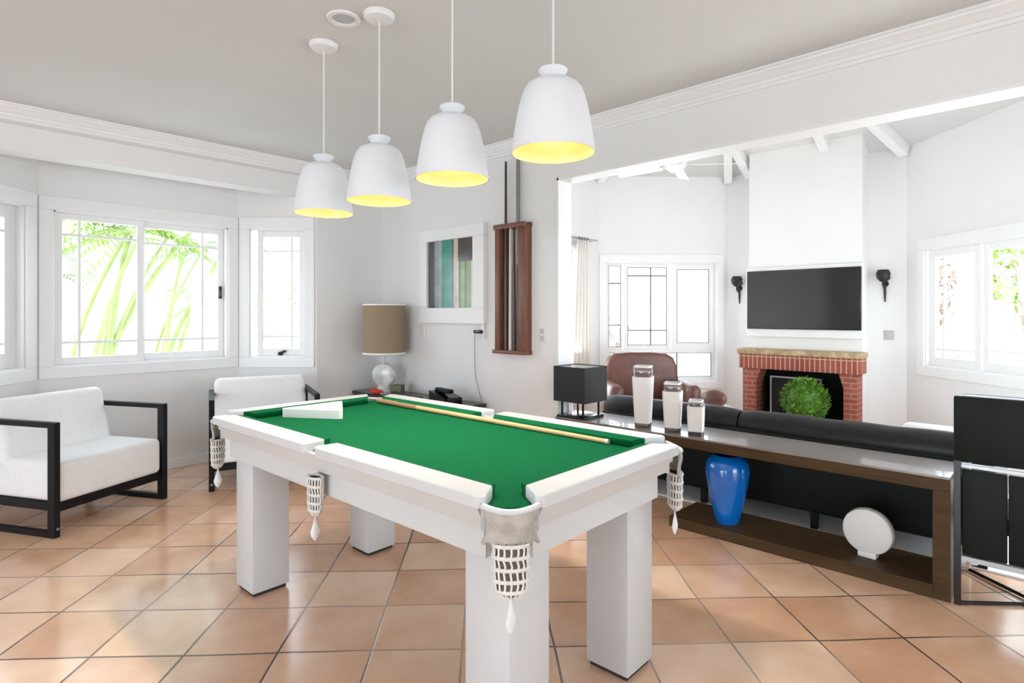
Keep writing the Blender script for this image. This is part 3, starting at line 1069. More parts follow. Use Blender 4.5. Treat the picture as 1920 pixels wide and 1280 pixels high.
pendant(-1.370, 1.665, 1.994, 'white bell pendant lamp nearest the living room opening, largest of the row')
pendant(-1.882, 1.615, 1.970, 'white bell pendant lamp over the table, beside the largest one')
pendant(-2.405, 1.600, 1.945, 'white bell pendant lamp over the table, beside the one nearest the window')
pendant(-2.890, 1.573, 1.940, 'white bell pendant lamp nearest the bay window, smallest of the row')
dl = thing('downlight', 'round grey recessed ceiling light between two lamp canopies', 'light', (-2.56, 1.50, ZC))
MB().lathe([(0.055, -0.001), (0.056, -0.010), (0.078, -0.011), (0.082, -0.001)], 32, cap=False).build('ring', 'plastic_white', dl)
MB().lathe([(0, -0.003), (0.056, -0.003), (0.056, -0.001), (0, -0.001)], 32).build('lens', 'plastic_grey', dl)


# ------------------------------------------------------------------ white armchairs
def armchair(loc, rotz, label, depth=0.78):
    """front centre at the origin, facing local +x"""
    t = thing('armchair', label, 'armchair', loc, rotz, 'white armchairs in the window bay')
    w = 0.40
    for s in (-1, 1):
        b = MB()
        y0, y1 = s * w - 0.020, s * w + 0.020
        b.box(-0.058, 0.0, y0, y1, 0.0, 0.72, 0.003, 1)
        b.box(-depth, -depth + 0.05, y0, y1, 0.0, 0.72, 0.003, 1)
        b.box(-depth + 0.05, -0.058, y0, y1, 0.685, 0.72, 0.003, 1)
        b.box(-depth + 0.05, -0.058, y0, y1, 0.0, 0.035, 0.003, 1)
        b.build('arm_frame', 'black_metal', t)
    b = MB()
    b.box(-0.075, -0.025, -w + 0.02, w - 0.02, 0.150, 0.205, 0.003, 1)
    b.box(-depth + 0.05, -depth + 0.09, -w + 0.02, w - 0.02, 0.150, 0.205, 0.003, 1)
    for s in (-1, 1):
        b.box(-depth + 0.05, -0.05, s * (w - 0.045) - 0.02, s * (w - 0.045) + 0.02, 0.150, 0.205, 0.003, 1)
    b.build('seat_rail', 'black_metal', t)
    MB().box(-depth + 0.10, -0.012, -w + 0.022, w - 0.022, 0.206, 0.462, 0.035, 4).build('seat', 'fabric_white', t, sharp=60)
    mt = Matrix.Translation((-depth + 0.225, 0, 0.44)) @ Matrix.Rotation(R(-14), 4, 'Y')
    MB().box(-0.075, 0.075, -w + 0.022, w - 0.022, -0.10, 0.40, 0.05, 5, mt).build('backrest', 'fabric_white', t, sharp=60)
    MB().lathe([(0.0, 0.0), (0.009, 0.0), (0.009, 0.006), (0, 0.006)], 12, mat=Matrix.Translation((0.0, -w, 0.055)) @ Matrix.Rotation(R(90), 4, 'Y')).build('bolt', 'steel', t)
    return t


armchair((-4.747, 1.033, 0), R(27.8), 'white armchair with black metal arms at the left edge under the sliding window')
armchair((-4.728, 2.068, 0), R(-19), 'white armchair with black metal arms half hidden behind the pool table', 0.74)

# ------------------------------------------------------------------ corner sideboard with lamp
sb = thing('sideboard', 'low dark sideboard along the picture wall, mostly hidden behind the pool table', 'sideboard', (-4.45, 3.34, 0))
MB().box(-0.80, 0.80, -0.17, 0.18, 0.585, 0.62, 0.004).build('top', 'black_glossy', sb)
b = MB()
b.box(-0.78, -0.75, -0.155, 0.175, 0.08, 0.585)
b.box(0.75, 0.78, -0.155, 0.175, 0.08, 0.585)
b.box(-0.75, 0.75, 0.155, 0.175, 0.08, 0.585)
b.box(-0.75, 0.75, -0.155, 0.155, 0.08, 0.11)
b.build('body', 'dark_wood', sb)
for k in range(3):
    dr = MB().box(-0.745 + k * 0.5, -0.255 + k * 0.5, -0.172, -0.155, 0.115, 0.58, 0.003).build('door', 'dark_wood', sb)
    MB().tube([(-0.29 + k * 0.5, -0.172, 0.38), (-0.29 + k * 0.5, -0.19, 0.38)], 0.01, 10).build('knob', 'steel', dr)
for sx in (-1, 1):
    for y in (-0.13, 0.15):
        MB().box(sx * 0.74 - 0.02, sx * 0.74 + 0.02, y - 0.02, y + 0.02, 0, 0.08).build('leg', 'black_metal', sb)
lp = thing('table_lamp', 'table lamp with taupe drum shade and grey marbled round base in the corner', 'lamp', (-4.883, 3.305, 0.62))
MB().lathe([(0.200, 0.39), (0.205, 0.39), (0.207, 0.870), (0.202, 0.870), (0.202, 0.868), (0.198, 0.868), (0.198, 0.392)], 48, cap=False).build('shade', 'beige_shade', lp)
MB().lathe([(0.2035, 0.385), (0.2085, 0.385), (0.2085, 0.400), (0.2035, 0.400)], 48, cap=False).build('hem', 'fabric_white', lp)
MB().lathe([(0.2055, 0.861), (0.2095, 0.861), (0.2095, 0.873), (0.2055, 0.873)], 48, cap=False).build('hem', 'fabric_white', lp)
MB().tube([(0, 0, 0.27), (0, 0, 0.60)], 0.014, 12).build('stem', 'marble', lp)
b = MB()
b.lathe([(0, -0.045), (0.07, -0.045), (0.112, -0.028), (0.122, 0), (0.112, 0.028), (0.07, 0.045), (0, 0.045)], 40,
        mat=Matrix.Translation((0, 0, 0.175)) @ Matrix.Rotation(R(35), 4, 'Z') @ Matrix.Rotation(R(90), 4, 'X'))
b.build('body', 'marble', lp)
MB().lathe([(0, 0), (0.105, 0), (0.105, 0.016), (0.075, 0.035), (0.055, 0.075), (0, 0.075)], 32).build('foot', 'marble', lp)
b = MB()
b.sphere((0, 0, 0.028), 0.05, 3, (1.7, 0.8, 0.55))
b.tube([(0.05, 0, 0.03), (0.10, 0.01, 0.035), (0.13, 0.015, 0.02)], [0.02, 0.014, 0.006], 8)
o = b.build('pouch', 'red')
o.location = (-4.85, 3.178, 0.6205)
tag(o, 'small red cloth pouch at the foot of the marbled table lamp', 'pouch')
o = MB().box(-0.055, 0.055, -0.05, 0.05, 0, 0.09, 0.004).build('box', 'olive')
o.location = (-4.70, 3.335, 0.6205)
o.rotation_euler = (0, 0, R(30))
tag(o, 'small olive box beside the marbled table lamp base', 'box')
tray = thing('cue_case', 'long thin black cue case lying on the sideboard beside the lamp', 'case', (-4.42, 3.24, 0.6205), R(-5))
MB().box(-0.25, 0.25, -0.022, 0.022, 0, 0.035, 0.01, 3).build('body', 'black_glossy', tray)
MB().box(-0.02, 0.05, -0.024, -0.022, 0.012, 0.024, 0.001).build('clasp', 'steel', tray)
tel = thing('desk_phone', 'black boxy desk telephone on the sideboard under the picture', 'telephone', (-3.93, 3.30, 0.6205), R(-8))
MB().prism([(-0.14, 0), (0.12, 0), (0.12, 0.05), (-0.14, 0.10)], -0.09, 0.09, Matrix.Rotation(R(90), 4, 'X')).build('body', 'black_glossy', tel)
MB().box(-0.13, 0.10, -0.04, 0.02, 0.088, 0.125, 0.012, 3).build('handset', 'black_metal', tel)
MB().box(0.121, 0.15, -0.07, 0.07, 0.01, 0.06, 0.01).build('cover', 'black_metal', tel)

# ------------------------------------------------------------------ things on the picture wall
pf = thing('framed_picture', 'square picture in a wide white frame, banded teal, cream and leafy green', 'picture', (-4.127, 3.56, 1.757))
b = MB()
W2, H2, fw = 0.456, 0.447, 0.115
b.box(-W2, W2, -0.055, 0, H2 - fw, H2, 0.004, 1)
b.box(-W2, W2, -0.055, 0, -H2, -H2 + fw + 0.03, 0.004, 1)
b.box(-W2, -W2 + fw, -0.055, 0, -H2 + fw + 0.03, H2 - fw, 0.004, 1)
b.box(W2 - fw - 0.03, W2, -0.055, 0, -H2 + fw + 0.03, H2 - fw, 0.004, 1)
b.build('frame', 'trim', pf)
MB().box(-W2 + fw, W2 - fw - 0.03, -0.028, -0.01, -H2 + fw + 0.03, H2 - fw).build('print', 'art', pf)
MB().box(-W2 + 0.02, -W2 + 0.05, -0.03, 0, -H2 - 0.13, -H2, 0.003).build('bracket', 'trim', pf)
MB().box(W2 - 0.05, W2 - 0.02, -0.03, 0, -H2 - 0.13, -H2, 0.003).build('bracket', 'trim', pf)

RX0, RX1 = -3.510, -3.155
rk = thing('cue_rack', 'tall reddish brown wooden cue rack hanging on the white wall', 'cue rack', ((RX0 + RX1) / 2, 3.56, 1.065))
hwk = (RX1 - RX0) / 2
MB().box(-hwk, -hwk + 0.055, -0.075, 0, 0.02, 1.07, 0.003).build('upright', 'rack_wood', rk)
MB().box(hwk - 0.085, hwk, -0.075, 0, 0.02, 1.07, 0.003).build('upright', 'rack_wood', rk)
MB().box(-hwk - 0.012, hwk + 0.006, -0.095, 0, 0.0, 0.03, 0.003).build('bottom_shelf', 'rack_wood', rk)
b = MB()
b.box(-hwk - 0.006, hwk + 0.006, -0.090, -0.072, 1.045, 1.085, 0.003)
b.box(-hwk - 0.006, hwk + 0.006, -0.020, 0, 1.045, 1.085, 0.003)
b.build('top_bar', 'rack_wood', rk)
b = MB()
b.box(-0.098, -0.084, -0.018, 0, 0.03, 1.045)
b.build('slat', 'rack_wood', rk)
for dx, top, ms, lab, thick in (
        (-0.075, 2.68, ('cue_dark', 'cue_dark'), 'dark brown cue standing leftmost in the wall rack', 1.0),
        (-0.022, 2.14, ('cue_cream', 'cue_cream'), 'short cream cue standing in the middle of the wall rack', 1.0),
        (0.022, 2.13, ('cue_dark', 'cue_dark'), 'short dark cue standing just right of the middle of the wall rack', 1.0),
        (0.066, 2.67, ('cue_dark', 'cue_grey'), 'thick grey topped cue standing rightmost in the wall rack', 1.9)):
    q = thing('cue', lab, 'cue', ((RX0 + RX1) / 2 + dx, 3.515, 1.095), 0, 'cues in the wall rack')
    h = top - 1.095
    MB().tube([(0, 0, 0.0), (0, 0, h * 0.45)], [0.016, 0.0135], 12).build('butt', ms[0], q)
    MB().tube([(0, 0, h * 0.45), (0, 0, h)], [0.0135 * (1.0 if thick < 1.5 else 1.25), 0.009 * thick], 12).build('shaft', ms[1], q)

chg = thing('wall_charger', 'black adapter plugged into the wall with a thin cord hanging down', 'charger', (-3.757, 3.56, 1.24))
MB().box(-0.055, 0.055, -0.045, -0.006, -0.014, 0.016, 0.006, 2).build('body', 'black_glossy', chg)
MB().box(0.0, 0.075, -0.006, 0, -0.06, 0.03, 0.002).build('socket_plate', 'plastic_white', chg)
b = MB()
b.tube([(-0.05, -0.03, -0.012), (-0.052, -0.03, -0.15), (-0.055, -0.025, -0.32), (-0.045, -0.022, -0.42), (-0.005, -0.02, -0.53), (0.04, -0.02, -0.64), (0.05, -0.02, -0.80), (0.05, -0.02, -1.1), (0.05, -0.025, -1.238)], 0.0032, 6)
b.build('cord', 'cord_grey', chg)
sw = thing('light_switch', 'white double light switch beside the cue rack', 'switch', (-3.04, 3.56, 1.23))
MB().box(-0.035, 0.035, -0.008, 0, -0.065, 0.065, 0.003).build('plate', 'plastic_white', sw)
MB().box(-0.018, 0.018, -0.013, -0.008, 0.008, 0.05, 0.002).build('rocker', 'plastic_grey', sw)
MB().box(-0.018, 0.018, -0.013, -0.008, -0.05, -0.008, 0.002).build('rocker', 'plastic_grey', sw)

# ------------------------------------------------------------------ console table in the opening
CX0, CX1, CY0, CY1, CZ = -2.86, -0.397, 3.50, 3.90, 0.605
con = thing('console_table', 'long dark brown open console table standing in the wide opening', 'console table', ((CX0 + CX1) / 2, CY0, 0))
hx = (CX1 - CX0) / 2
dpt = CY1 - CY0
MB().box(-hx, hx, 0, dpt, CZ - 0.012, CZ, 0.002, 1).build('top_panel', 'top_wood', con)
MB().box(-hx, hx, 0.001, dpt - 0.001, CZ - 0.072, CZ - 0.012, 0.002, 1).build('top_frame', 'dark_wood', con)
MB().box(hx - 0.072, hx, 0.001, dpt - 0.001, 0, CZ - 0.072, 0.002, 1).build('side_panel', 'dark_wood', con)
SX = -1.892 - (CX0 + CX1) / 2          # the bottom shelf stops short of the left end
MB().box(SX, hx - 0.072, 0.001, dpt - 0.001, 0.0, 0.066, 0.002, 1).build('shelf', 'dark_wood', con)
MB().box(-hx + 0.40, -hx + 0.46, 0.001, dpt - 0.001, 0, CZ - 0.072, 0.002, 1).build('side_panel', 'dark_wood', con)

v = thing('vase', 'tall glossy cobalt blue vase on the console shelf', 'vase', (-1.565, 3.655, 0.066))
b = MB()
b.lathe([(0, 0), (0.068, 0), (0.074, 0.006), (0.090, 0.08), (0.112, 0.18), (0.130, 0.28), (0.136, 0.335), (0.130, 0.378), (0.112, 0.408), (0.086, 0.425), (0.080, 0.430), (0.075, 0.430), (0.074, 0.424), (0.095, 0.400), (0.115, 0.36), (0.118, 0.30), (0.06, 0.02), (0, 0.02)], 48)
b.build('body', 'blue', v)
ds = thing('disc_sculpture', 'round flat white disc on a small foot on the console shelf', 'sculpture', (-0.78, 3.67, 0.066), R(-4))
b = MB()
b.lathe([(0, -0.032), (0.108, -0.032), (0.120, -0.026), (0.124, -0.014), (0.124, 0.014), (0.120, 0.026), (0.108, 0.032), (0, 0.032)], 56, mat=Matrix.Translation((0, 0, 0.140)) @ Matrix.Rotation(R(90), 4, 'X'))
b.build('disc', 'white_ceramic', ds)
MB().box(-0.045, 0.045, -0.032, 0.032, 0, 0.030, 0.006).build('foot', 'white_ceramic', ds)


def hurricane(x, y, w1, w0, h, label):
    t = thing('hurricane_candle', label, 'candle holder', (x, y, CZ), R(20), 'white hurricane candle holders on the console')
    k = 0.90

    def sq(w):
        c = w * 0.16
        return [(-w + c, -w), (w - c, -w), (w, -w + c), (w, w - c), (w - c, w), (-w + c, w), (-w, w - c), (-w, -w + c)]

    def loft(levels, cap=True):
        b = MB()
        rings = [[b.bm.verts.new((px, py, z)) for px, py in sq(w)] for w, z in levels]
        for a, c in zip(rings, rings[1:]):
            for i in range(8):
                b.bm.faces.new((a[i], a[(i + 1) % 8], c[(i + 1) % 8], c[i]))
        if cap:
            b.bm.faces.new(rings[0][::-1])
            b.bm.faces.new(rings[-1])
        return b
    hz = h * 0.82
    loft([(w0 * 0.97, 0), (w0 * 0.97, 0.028)]).build('foot', 'vase_base', t)
    loft([(w0, 0.028), (w0 + (w1 - w0) * 0.8, hz * 0.95), (w0 + (w1 - w0) * 0.78, hz)]).build('body', 'frosted', t)
    loft([(w1 * 0.80, hz + 0.001), (w1 * 0.80, h - 0.014)], False).build('glass_collar', 'clear', t, solid=0.003)
    loft([(w1 * 0.70, hz + 0.002), (w1 * 0.70, hz + (h - hz) * 0.45)]).build('candle', 'brown_leather', t)
    loft([(w1 * 0.84, h - 0.014), (w1 * 0.84, h - 0.010), (w1 * 0.80, h), (w1 * 0.74, h), (w1 * 0.74, h - 0.014)], False).build('rim', 'frosted', t)


hurricane(-2.157, 3.62, 0.070, 0.052, 0.430, 'tallest of the three white candle holders on the console')
hurricane(-1.923, 3.61, 0.064, 0.050, 0.332, 'middle sized of the three white candle holders on the console')
hurricane(-1.751, 3.60, 0.053, 0.048, 0.232, 'shortest of the three white candle holders on the console')
cl = thing('cube_lamp', 'table lamp with black square box shade on the left end of the console', 'lamp', (-2.715, 3.63, CZ))
b = MB()
s_ = 0.147
b.box(-s_, s_, -s_, -s_ + 0.004, 0.125, 0.392)
b.box(-s_, s_, s_ - 0.004, s_, 0.125, 0.392)
b.box(-s_, -s_ + 0.004, -s_ + 0.004, s_ - 0.004, 0.125, 0.392)
b.box(s_ - 0.004, s_, -s_ + 0.004, s_ - 0.004, 0.125, 0.392)
b.build('shade', 'black_shade', cl)
MB().box(-s_ + 0.004, s_ - 0.004, -s_ + 0.004, s_ - 0.004, 0.384, 0.388).build('diffuser', 'black_glossy', cl)
for sx in (-1, 1):
    for sy in (-1, 1):
        MB().box(sx * 0.10 - 0.006, sx * 0.10 + 0.006, sy * 0.10 - 0.006, sy * 0.10 + 0.006, 0.020, 0.387).build('post', 'black_metal', cl)
MB().box(-0.13, 0.13, -0.13, 0.13, 0, 0.020, 0.003).build('base', 'black_glossy', cl)
gl = thing('tumbler', 'clear glass tumbler at the foot of the black cube lamp', 'glass', (-2.74, 3.50 + 0.008 + 0.037, CZ + 0.0205))
MB().lathe([(0, 0), (0.030, 0), (0.036, 0.09), (0.034, 0.09), (0.028, 0.008), (0, 0.008)], 24).build('cup', 'clear', gl)

rg = MB().box(-2.80, -0.42, 4.03, 6.45, 0.001, 0.013, 0.004, 1).prism([(-0.42, 4.06), (0.45, 4.06), (0.45, 5.2), (-0.42, 6.0)], 0.001, 0.012).build('rug', 'rug')
tag(rg, 'large white rug on the living room floor under the black sofa', 'rug')

# ------------------------------------------------------------------ black sofa behind the console
sf = thing('sofa', 'long black leather sofa seen from behind beyond the console', 'sofa', (-1.62, 4.03, 0))
# local: x along, y into the living room
MB().box(-1.20, 1.36, 0.01, 0.22, 0.115, 0.60, 0.03, 3).build('back_frame', 'chair_black', sf, sharp=60)
MB().box(-1.20, 1.36, 0.22, 0.92, 0.10, 0.30, 0.03, 3).build('seat_base', 'leather_black', sf, sharp=60)
for a, c in ((-1.19, -0.06), (-0.05, 1.35)):
    b = MB()
    def rl(u, v, a=a, c=c):
        q = 2 * PI * v
        x = a + (c - a) * u
        k = 1.0 - 0.20 * abs(2 * u - 1) ** 10 + 0.02 * math.sin(u * 23 + v * 9)
        return Vector((x, 0.14 + 0.115 * k * math.cos(q), 0.615 + 0.110 * k * math.sin(q) - 0.008 * math.sin(u * PI)))
    b.grid(rl, 30, 20)
    b.build('back_cushion', 'leather_black', sf, sharp=80)
    MB().box(a + 0.01, c - 0.01, 0.25, 0.91, 0.30, 0.44, 0.05, 4).build('seat_cushion', 'leather_black', sf, sharp=60)
for s in (-1.20, 1.18):
    MB().box(s, s + 0.18, 0.20, 0.92, 0.30, 0.56, 0.05, 4).build('armrest', 'leather_black', sf, sharp=60)
for x in (-1.14, -0.30, 0.45, 1.30):
    for y in (0.05, 0.87):
        MB().box(x - 0.02, x + 0.02, y - 0.02, y + 0.02, 0.013, 0.115).build('leg', 'black_metal', sf)
cu = MB().box(-0.15, 0.15, -0.055, 0.055, -0.12, 0.12, 0.05, 5, Matrix.Rotation(R(-22), 4, 'X')).build('cushion', 'fabric_white', sharp=80)
cu.location = (-0.62, 4.50, 0.580)
tag(cu, 'white cushion peeking over the right end of the black sofa', 'cushion')

# ------------------------------------------------------------------ black chair at the right edge
bc = thing('leather_chair', 'tall black leather chair seen from behind at the right edge of the photo', 'chair', (-0.385, 3.49, 0))
# local: x along the back, y towards the seat
CWD = 0.60
b = MB()
b.box(0.0, CWD, 0.0, 0.035, 0.695, 1.005, 0.008, 2)
b.build('backrest', 'chair_black', bc)
b = MB()
b.box(0.035, CWD - 0.035, 0.030, 0.055, 0.985, 1.018, 0.004, 1)
b.build('back_rail', 'steel_soft', bc)
b = MB()
b.box(0.0, 0.028, 0.012, 0.034, 0.0, 0.70, 0.002, 1)
b.build('leg', 'black_glossy', bc)
b = MB()
b.box(CWD - 0.028, CWD, 0.012, 0.034, 0.0, 0.70, 0.002, 1)
b.build('leg', 'black_glossy', bc)
b = MB()
b.box(0.0, 0.020, 0.50, 0.52, 0.0, 0.60, 0.002, 1)
b.build('leg', 'chrome', bc)
b = MB()
b.box(CWD - 0.020, CWD, 0.50, 0.52, 0.0, 0.60, 0.002, 1)
b.build('leg', 'chrome', bc)
for x0, x1 in ((0.030, 0.197), (0.201, 0.395), (0.399, 0.570)):
    MB().box(x0, x1, 0.022, 0.045, 0.245, 0.655, 0.006, 2).build('lower_back_panel', 'chair_black', bc)
b = MB()
b.box(0.02, CWD - 0.02, 0.02, 0.046, 0.662, 0.682, 0.002, 1)
b.build('cross_rail', 'steel_soft', bc)
b = MB()
b.box(0.02, CWD - 0.02, 0.02, 0.046, 0.215, 0.240, 0.002, 1)
b.build('cross_rail', 'steel_soft', bc)
MB().box(0.03, CWD - 0.03, 0.05, 0.50, 0.36, 0.44, 0.03, 3).build('seat', 'chair_black', bc)
for s in (0.0, CWD - 0.03):
    MB().box(s, s + 0.03, 0.034, 0.50, 0.60, 0.625, 0.004, 1).build('armrest', 'chair_black', bc)
b = MB()
b.tube([(0.014, 0.02, 0.010), (CWD - 0.01, 0.51, 0.010)], 0.009, 8)
b.build('floor_bar', 'black_glossy', bc)
b = MB()
b.tube([(0.010, 0.51, 0.012), (CWD - 0.014, 0.02, 0.012)], 0.009, 8)
b.build('floor_bar', 'black_glossy', bc)

# ------------------------------------------------------------------ living room: fireplace wall
fp = thing('fireplace', 'red brick fireplace with straw coloured mantel shelf and dark firebox', 'fireplace', (-2.19, 7.20, 0))
MB().box(-0.66, 0.66, -0.27, 0.0, 0.925, 0.985, 0.006).build('mantel', 'mantel', fp)
MB().box(-0.645, 0.645, -0.25, 0.0, 0.755, 0.925, 0.004).build('lintel', 'brick_soldier', fp)
for s, xi in ((-1, 0.445), (1, 0.475)):
    b = MB()
    y0, y1 = -0.23, 0.0
    b.box(min(s * xi, s * 0.605), max(s * xi, s * 0.605), y0, y1, 0, 0.755, 0.003)
    b.prism([(s * xi, 0.755), (s * (xi - 0.045), 0.755), (s * xi, 0.60)], -y1, -y0, Matrix.Rotation(R(90), 4, 'X'))
    b.build('brick_jamb', 'brick', fp)
b = MB()
b.box(-0.45, -0.42, 0.0, 0.29, 0.0, 0.76)
b.box(0.47, 0.495, 0.0, 0.29, 0.0, 0.76)
b.box(-0.42, 0.47, 0.27, 0.29, 0.0, 0.76)
b.box(-0.42, 0.47, 0.0, 0.27, 0.74, 0.76)
b.box(-0.42, 0.47, -0.23, 0.27, 0.0, 0.03)
b.build('firebox', 'soot', fp)
fs = thing('fire_screen', 'grey metal framed fire screen standing in the brick fireplace', 'fire screen', (-2.24, 7.10, 0.03))
b = MB()
b.box(-0.28, -0.262, -0.012, 0.012, 0, 0.64)
b.box(0.262, 0.28, -0.012, 0.012, 0, 0.64)
b.box(-0.262, 0.262, -0.012, 0.012, 0.622, 0.64)
b.box(-0.262, 0.262, -0.012, 0.012, 0, 0.018)
b.build('frame', 'steel', fs)
MB().box(-0.262, 0.262, -0.003, 0.003, 0.018, 0.622).build('mesh', 'soot', fs)
tp = thing('topiary_ball', 'round clipped green bush in a dark pot before the brick fireplace', 'plant', (-2.02, 6.70, 0))
MB().lathe([(0, 0), (0.13, 0), (0.17, 0.22), (0.18, 0.24), (0.16, 0.24), (0.14, 0.20), (0, 0.20)], 28).build('pot', 'black_glossy', tp)
b = MB()
b.sphere((0, 0, 0.47), 0.170, 3)
for i in range(3400):
    d = Vector((random.gauss(0, 1), random.gauss(0, 1), random.gauss(0, 1))).normalized()
    p = Vector((0, 0, 0.47)) + d * random.uniform(0.185, 0.240) * (1 + 0.04 * math.sin(d.x * 9) * math.sin(d.z * 8 + d.y * 7))
    t_ = d + Vector((random.uniform(-1, 1), random.uniform(-1, 1), random.uniform(-1, 1))) * 1.3
    b.leaf(p, t_, random.uniform(0.024, 0.040), random.uniform(0.014, 0.022))
b.build('foliage', 'leaf', tp, norm=False)

tv = thing('television', 'wide flat black television on the chimney breast above the fireplace', 'television', (-2.187, 7.20, 1.566))
MB().box(-0.640, 0.622, -0.055, 0, -0.440, 0.385, 0.006).build('wall_panel', 'trim', tv)
MB().box(-0.612, 0.608, -0.090, -0.055, -0.348, 0.345, 0.004).build('body', 'black_glossy', tv)
MB().box(-0.604, 0.600, -0.0915, -0.090, -0.338, 0.337).build('screen', 'tv_screen', tv)


def sconce(x, label):
    t = thing('wall_sconce', label, 'sconce', (x, 7.50, 1.73), 0, 'wrought iron sconces either side of the television')
    MB().lathe([(0, 0), (0.035, 0), (0.030, 0.012), (0, 0.014)], 16, mat=Matrix.Rotation(R(90), 4, 'X')).build('backplate', 'iron', t)
    b = MB()
    b.tube([(0, -0.01, -0.03), (0, -0.06, -0.05), (0.0, -0.10, -0.02), (0, -0.10, 0.03)], 0.010, 8)
    b.tube([(0, -0.012, 0), (0, -0.018, -0.10), (0.0, -0.012, -0.20)], [0.014, 0.012, 0.006], 8)
    b.tube([(0, -0.02, 0.02), (0.05, -0.05, 0.06), (0.03, -0.08, 0.12), (-0.02, -0.06, 0.15)], [0.012, 0.012, 0.010, 0.006], 8)
    b.build('arm', 'iron', t)
    MB().lathe([(0, 0.02), (0.030, 0.02), (0.062, 0.06), (0.070, 0.11), (0.052, 0.15), (0.048, 0.145), (0.060, 0.10), (0, 0.05)], 20, c=(0.0, -0.10, 0)).build('cup', 'iron', t)
    return t


sconce(-3.045, 'black wrought iron sconce on the left of the television')
sconce(-1.430, 'black wrought iron sconce on the right of the television')
sw = thing('light_switch', 'grey square light switch below the right hand sconce', 'switch', (-1.395, 7.50, 1.165))
MB().box(-0.048, 0.048, -0.010, 0, -0.052, 0.052, 0.003).build('plate', 'plastic_grey', sw)
MB().box(-0.022, 0.022, -0.015, -0.010, -0.03, 0.03, 0.002).build('rocker', 'plastic_grey', sw)

# brown armchair
ba = thing('leather_armchair', 'brown leather armchair with curved back below the bright living room window', 'armchair', (-3.30, 5.62, 0), R(45))
# local: +y towards the window, seat faces -y (towards the camera)
MB().box(-0.34, 0.34, -0.40, 0.26, 0.22, 0.44, 0.06, 4).build('seat', 'brown_leather', ba, sharp=70)
prof = [(-0.42, 0.30), (0.42, 0.30), (0.43, 0.60), (0.41, 0.80), (0.37, 0.90), (0.29, 0.95), (0.12, 0.965), (-0.12, 0.965), (-0.29, 0.95), (-0.37, 0.90), (-0.41, 0.80), (-0.43, 0.60)]
b = MB()
b.prism(prof, -0.40, -0.22, Matrix.Rotation(R(90), 4, 'X'))
bmesh.ops.bevel(b.bm, geom=[e_ for e_ in b.bm.edges if abs(e_.verts[0].co.y - e_.verts[1].co.y) < 1e-5], offset=0.05, segments=4, affect='EDGES', profile=0.5)
b.build('backrest', 'brown_leather', ba, sharp=80)
for s in (-1, 1):
    MB().box(s * 0.40 - 0.08, s * 0.40 + 0.08, -0.38, 0.24, 0.20, 0.66, 0.07, 5).build('armrest', 'brown_leather', ba, sharp=70)
for sx in (-1, 1):
    for y in (-0.34, 0.28):
        MB().tube([(sx * 0.33, y, 0.22), (sx * 0.35, y, 0.0135)], [0.025, 0.018], 10).build('leg', 'dark_wood', ba)
ot = thing('side_table', 'low white side table between the brown armchair and the sofa', 'table', (-2.52, 5.32, 0), R(45))
MB().box(-0.30, 0.30, -0.22, 0.22, 0.44, 0.50, 0.01).build('top', 'table_white', ot)
for sx in (-1, 1):
    for sy in (-1, 1):
        MB().box(sx * 0.26 - 0.025, sx * 0.26 + 0.025, sy * 0.18 - 0.025, sy * 0.18 + 0.025, 0.013, 0.44).build('leg', 'table_white', ot)
b = MB()
b.sphere((0, 0, 0.09), 0.10, 3, (1.25, 0.7, 0.85))
o = b.build('cushion', 'brown_leather')
o.location = (-2.42, 5.35, 0.502)
tag(o, 'small dark brown cushion on the low white side table', 'cushion')

# curtain and rod
cr = thing('curtain', 'cream curtain hanging from a rod at the left end of the living room', 'curtain', (-4.30, 5.80, 0))
b = MB()
def cf(u, v):
    z = 0.05 + 2.26 * (1 - v)
    spread = 0.12 + 0.10 * v ** 0.8
    y = (u * 2 - 1) * spread - 0.06 * v
    return Vector((0.03 * math.sin(u * 5 * 2 * PI) * (0.6 + 0.5 * v), y, z))
b.grid(cf, 60, 12)
b.build('drape', 'curtain', cr, solid=0.004, sharp=70)
MB().tube([(0, -1.95, 2.325), (0, 0.30, 2.325)], 0.012, 10).build('rod', 'steel', cr)
for y in (-1.90, 0.27):
    MB().tube([(-0.108, y, 2.325), (0, y, 2.325)], 0.008, 8).build('bracket', 'steel', cr)
b = MB()
for k in range(4):
    y = -0.09 + k * 0.06
    b.tube([(0.018 * math.cos(q), y, 2.325 + 0.018 * math.sin(q)) for q in [2 * PI * i / 12 for i in range(13)]], 0.003, 5, False)
b.build('rings', 'iron', cr)

# ceiling fan
fan = thing('ceiling_fan', 'white ceiling fan hanging under the living room vault', 'fan', (-2.90, 5.50, 2.93))
MB().lathe([(0, -0.07), (0.05, -0.07), (0.10, -0.03), (0.11, 0.03), (0.07, 0.09), (0.02, 0.11), (0, 0.11)], 28).build('motor', 'trim', fan)
MB().tube([(0, 0, 0.10), (0, 0, 1.12)], 0.014, 10).build('downrod', 'trim', fan)
for k in range(5):
    a = R(72 * k + 38)
    mt = Matrix.Rotation(a, 4, 'Z') @ Matrix.Rotation(R(14), 4, 'X')
    MB().box(0.16, 0.68, -0.062, 0.062, -0.004, 0.004, 0.002, 1, mt).build('blade', 'trim', fan)
    MB().box(0.09, 0.20, -0.015, 0.015, -0.008, 0.008, 0.002, 1, mt).build('blade_arm', 'steel', fan)

# ------------------------------------------------------------------ garden beyond the windows
gd = MB().box(-40, 40, -30, 45, -0.35, -0.15).build('ground', 'ground')
struct(gd, 'pale paving and ground of the garden outside', 'ground')
gw = MB().box(-12.3, -12.1, -8, 12, -0.15, 1.35).build('garden_wall', 'outer_wall')
struct(gw, 'pale garden wall beyond the bay window', 'wall')


